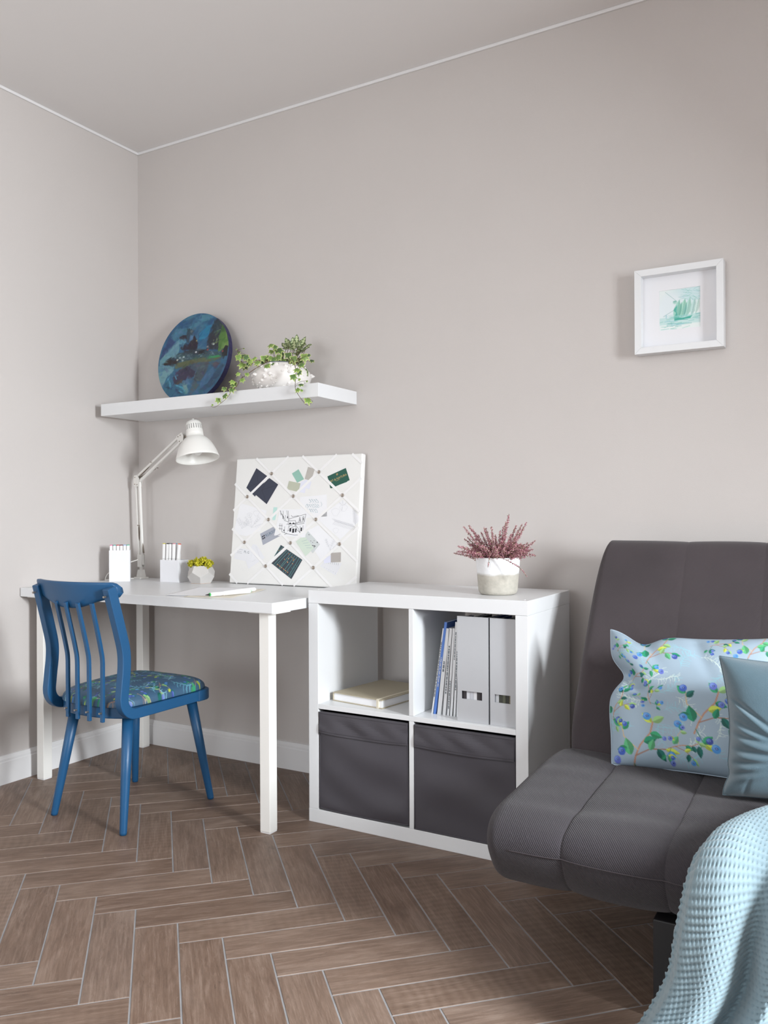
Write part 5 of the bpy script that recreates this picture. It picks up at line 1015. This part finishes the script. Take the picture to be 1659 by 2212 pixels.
for k in range(6): a = k*PI/3+.3; eb.append([(.498, .430), (.498+.0042*math.cos(a), .430+.0042*math.sin(a)), (.498+.0042*math.cos(a+.6), .430+.0042*math.sin(a+.6))])
strokes(t, eb, .0015, .0009, m_gold, 'emblem')
rg = np.random.default_rng(31)
def plantlines(c, R0, n, spread=2*PI, a0=0, curl=.5):
    out = []
    for i in range(n):
        a = a0+spread*(i+rg.uniform(-.3, .3))/n; p = np.array(c, float); ln = [tuple(p)]
        for k in range(6): a += curl*rg.uniform(-.5, .5); p = p+R0/6*np.array((math.cos(a), math.sin(a))); ln.append(tuple(p))
        out.append(ln)
        for k in (2, 3, 4, 5):
            for sg in (-1, 1): q = np.array(ln[k]); aa = a+sg*.8; out.append([tuple(q), tuple(q+R0*.16*np.array((math.cos(aa), math.sin(aa))))])
    return out
def loops(c, R0): return [[(c[0]+R0*math.cos(a)*(1+.2*math.sin(3*a)), c[1]+R0*.8*math.sin(a)) for a in np.linspace(0, 6.6, 18)]]
t = card('drawing_sheet', [(.033, .325), (.172, .292), (.144, .211), (.076, .190), (.008, .200)], C1_, m_paper, 'white sheet with faint flower sketches at the left of the board', 'drawing'); strokes(t, plantlines((.10, .225), .06, 6, 2.6, .3)+plantlines((.05, .22), .05, 4, 1.8, .8)+loops((.12, .282), .014)+loops((.085, .275), .012)+loops((.062, .235), .012), .0011, .0007, m_inkl)
t = card('greeting_card', [(.330, .345), (.455, .353), (.462, .269), (.338, .262)], C1_, m_paper, 'white card with blue brush lettering right of the board centre', 'card')
def cal(x, y, w, h, n): 
    out = []
    for i in range(n): ox = x+w*i/n; ln = [(ox+w/n*(.1+.5*math.sin(q*1.3+i)+.1*q), y+h*(.5-.5*math.cos(q+i*.6))+rg.uniform(-.001, .001)) for q in np.linspace(0, 5.5, 14)]; out.append(ln)
    return out
strokes(t, cal(.375, .322, .045, .014, 4)+cal(.365, .303, .06, .014, 6)+cal(.378, .284, .04, .015, 4)+[[(.366, .318), (.360, .310), (.364, .300), (.372, .298)], [(.43, .325), (.436, .315), (.431, .306)]], .0011, .0009, m_inkb, 'brush_lettering')
t = card('drawing_sheet', [(.531, .332), (.606, .268), (.606, .250), (.527, .181), (.416, .260)], C1_, m_paper, 'white sheet with a grey pine twig drawing at the right of the board', 'drawing')
ndl = [[(.585, .290), (.588, .262), (.592, .235)], [(.500, .250), (.540, .240), (.590, .228)]]
for q in np.linspace(0, 1, 16): x, y = .500+.09*q, .250-.022*q; ndl += [[(x, y), (x-.014, y+.011)], [(x, y), (x-.010, y-.012)]]
for q in np.linspace(0, 1, 12): x, y = .585+.006*q, .290-.05*q; ndl += [[(x, y), (x-.010, y+.010)], [(x, y), (x+.009, y+.010)]]
strokes(t, ndl, .0011, .0007, mat('twig_ink', (176, 178, 186), .8, bump=.01)); strokes(t, loops((.50, .285), .018)+loops((.535, .30), .016)+loops((.505, .215), .012)+plantlines((.53, .31), .02, 4), .0012, .0006, m_inkl, 'faint_drawing')
card('paper_slip', [(.204, .306), (.223, .306), (.216, .255), (.202, .255)], C1_, flat('mint_slip', (188, 222, 216), .6), 'narrow mint paper slip near the board centre', 'card')
t = card('drawing_sheet', [(.237, .298), (.367, .297), (.366, .187), (.215, .194)], C2_+.0003, m_paper, 'black ink sketch of a courtyard at the centre of the board', 'drawing')
X0, Y0 = .233, .190
def sk(pts): return [(X0+.133*u, Y0+.105*v) for u, v in pts]
L_ = [sk(p) for p in ([(.02, 1), (.22, .60), (.36, .55)], [(.06, .98), (.07, .80)], [(.15, .97), (.17, .72)], [(.10, .86), (.26, .62)], [(.28, .98), (.36, .62), (.36, .5)], [(.33, .97), (.39, .60)], [(.38, .66), (.98, .84)], [(.98, .84), (.94, .55), (.62, .52)], [(.36, .58), (.62, .60), (.64, .48), (.36, .46), (.36, .58)], [(.30, .46), (.70, .50)], [(.40, .44), (.36, .20), (.50, .34), (.62, .40), (.70, .24), (.86, .12)], [(.60, .46), (.74, .30), (.80, .14)], [(.05, .20), (.20, .16), (.36, .10), (.60, .06), (.86, .08)], [(.06, .50), (.08, .12)], [(.13, .48), (.14, .14)], [(.02, .42), (.16, .40)], [(.02, .30), (.16, .28)], [(.24, .38), (.24, .14)], [(.74, .52), (.75, .70), (.78, .72), (.80, .54)], [(.86, .56), (.87, .74), (.91, .75), (.92, .58)], [(.60, .44), (.94, .50)], [(.80, .40), (.80, .16), (.90, .18), (.90, .42)], [(.24, .80), (.26, .70)], [(.40, .36), (.44, .42), (.52, .40)], [(-.05, 0.02), (.1, .10)], [(.2, .05), (.34, .12)], [(.45, .80), (.5, .74), (.72, .78)])]
strokes(t, L_, C2_+.0009, .0013, m_inkd); bb_ = MB()
for u, v, w, h in ((.42, .18, .06, .14), (.52, .14, .07, .16), (.62, .16, .05, .14), (.82, .2, .05, .14), (.40, .46, .06, .06), (.52, .47, .06, .05), (.15, .66, .02, .1), (.31, .68, .03, .08), (.77, .57, .02, .1), (.885, .6, .02, .1), (.2, .2, .03, .06)): p = sk([(u, v), (u+w, v+.01), (u+w, v+h), (u, v+h)]); bb_.add([MBd @ Vector((*q, C2_+.0009)) for q in p], [(0, 1, 2, 3)])
bb_.build('ink_shading', m_inkd, t)
t = card('business_card', [(.145, .200), (.208, .228), (.250, .195), (.162, .155)], C1_, flat('blue_grey_card', (166, 170, 182), .6), 'blue grey card with lettering and squares left of the courtyard sketch', 'card'); rk = math.atan2(.030, .068); text(t, 'KUKSO', (.196, .203), .0155, rk, C1_+.0006, flat('teal_ink', (60, 96, 120), .6))
sq = MB(); 
for u, v, c in ((0, 0, 0), (.0075, .0035, 1), (.003, -.008, 1), (.0105, -.0045, 1)):
    p = [(u-.003, v-.003), (u+.003, v-.001), (u+.0025, v+.0045), (u-.0035, v+.0025)]; sq.add([MBd @ Vector((.158+q[0], .188+q[1], C1_+.0006)) for q in p], [(0, 1, 2, 3)])
sq.build('emblem', m_inkd, t); strokes(t, [[(.176, .186), (.190, .193)], [(.193, .194), (.206, .200)]], C1_+.0006, .0012, m_ink, 'small_text')
m_db = flat('dark_slate', (54, 62, 72), .55); m_ln = flat('teal_line', (84, 140, 140), .6)
def striped(t, corners, n, seed, k0):
    A, B, C_, D_ = [np.array(p) for p in corners]; r = np.random.default_rng(seed); q = lambda u, v: tuple((A*(1-u)+B*u)*(1-v)+(D_*(1-u)+C_*u)*v)
    strokes(t, [[q(u, .02), q(u+r.uniform(-.05, .05), .98)] for u in np.linspace(.06, .94, k0)], n, .0020, m_ln, 'stripes'); strokes(t, [[q(u, v), q(u+.06, v+.05)] for u, v in zip(r.uniform(.1, .85, 14), r.uniform(.1, .8, 14))], n, .0012, m_ln, 'twigs'); strokes(t, [[q(u, v), q(u+.04, v+.015)] for u, v in zip(r.uniform(.1, .85, 9), r.uniform(.1, .5, 9))]+[[q(u, .86), q(u+.05, .86)] for u in np.linspace(.2, .7, 6)], n+.0001, .0026, flat('orange_ink', (222, 150, 90), .6), 'orange_marks')
cs = [(.250, .157), (.274, .146), (.232, .108), (.222, .112)]; t = card('greeting_card', cs, C1_, m_db, 'corner of a dark striped card peeking out behind the larger dark card'); striped(t, cs, C1_+.0006, 3, 3)
cs = [(.280, .141), (.358, .101), (.311, .025), (.210, .084)]; t = card('greeting_card', cs, .0009, m_db, 'dark slate card with teal stripes and orange marks at the bottom of the board'); striped(t, cs, .0015, 4, 8)
t = card('greeting_card', [(.377, .212), (.436, .162), (.405, .127), (.350, .178)], C1_, flat('dotted_grey', (206, 212, 212), .6), 'pale grey card with black dots, tucked behind the pale green card')
strokes(t, [[(x, y), (x+.002, y-.002)] for x, y in zip(rg.uniform(.385, .425, 22), rg.uniform(.148, .178, 22))]+[[(.381, .200), (.384, .197)]], C1_+.0006, .0022, m_inkd, 'dots')
t = card('greeting_card', [(.345, .186), (.368, .188), (.408, .147), (.372, .115), (.322, .171)], .0009, flat('mint_card', (208, 222, 208), .6), 'pale green card with faint print lines right of the dark striped card'); strokes(t, [[(.350+.008*i, .172-.008*i), (.375+.008*i, .178-.010*i)] for i in range(4)], .0015, .0009, m_inkb, 'small_text')
t = card('drawing_sheet', [(.422, .235), (.518, .167), (.442, .102), (.410, .140), (.371, .212)], .0003, m_paper, 'blank-looking white sheet with a faint bloom sketch at the lower right of the board', 'drawing'); strokes(t, plantlines((.485, .14), .05, 5, 1.6, .9), .0010, .0006, m_inkl)
t = card('business_card', [(.030, .143), (.118, .135), (.110, .085), (.017, .098)], .0009, m_card, 'white card with small grey text at the lower left of the board', 'card'); text(t, 'PL G', (.082, .125), .0135, -.12, .0015, m_ink); strokes(t, [[(.034, .137), (.062, .134)], [(.032, .129), (.056, .1265)], [(.031, .123), (.058, .120)]], .0015, .0011, mat('mid_ink', (170, 172, 178), .8, bump=.01), 'small_text')
t = card('greeting_card', [(.110, .158), (.130, .156), (.175, .105), (.095, .058), (.080, .090)], C1_, m_card, 'white paper with two folded edges behind the white text card', 'card'); strokes(t, [[(.127, .150), (.150, .108)], [(.105, .095), (.11, .088), (.118, .09), (.13, .097)]], C1_+.0006, .0009, m_inkl)
t = card('greeting_card', [(.463, .100), (.540, .092), (.514, .045), (.441, .079)], C1_, m_card, 'white calendar card with tiny print at the lower right of the board', 'card'); strokes(t, [[(.470+.009*i, .098-.001*i), (.4705+.009*i, .090-.001*i)] for i in range(7)]+[[(.462+.01*i, .075-.004*i), (.4635+.01*i, .074-.004*i)] for i in range(6)], C1_+.0006, .0009, m_ink, 'tiny_print')
card('paint_sample', [(.488, .130), (.533, .133), (.534, .097), (.490, .094)], .0013, flat('taupe_sample', (176, 170, 166), .6), 'taupe square colour sample above the calendar card')
card('paint_sample', [(.455, .106), (.488, .122), (.490, .094), (.460, .090)], .0009, flat('lavender_sample', (224, 226, 242), .6), 'pale lavender colour sample left of the taupe square')
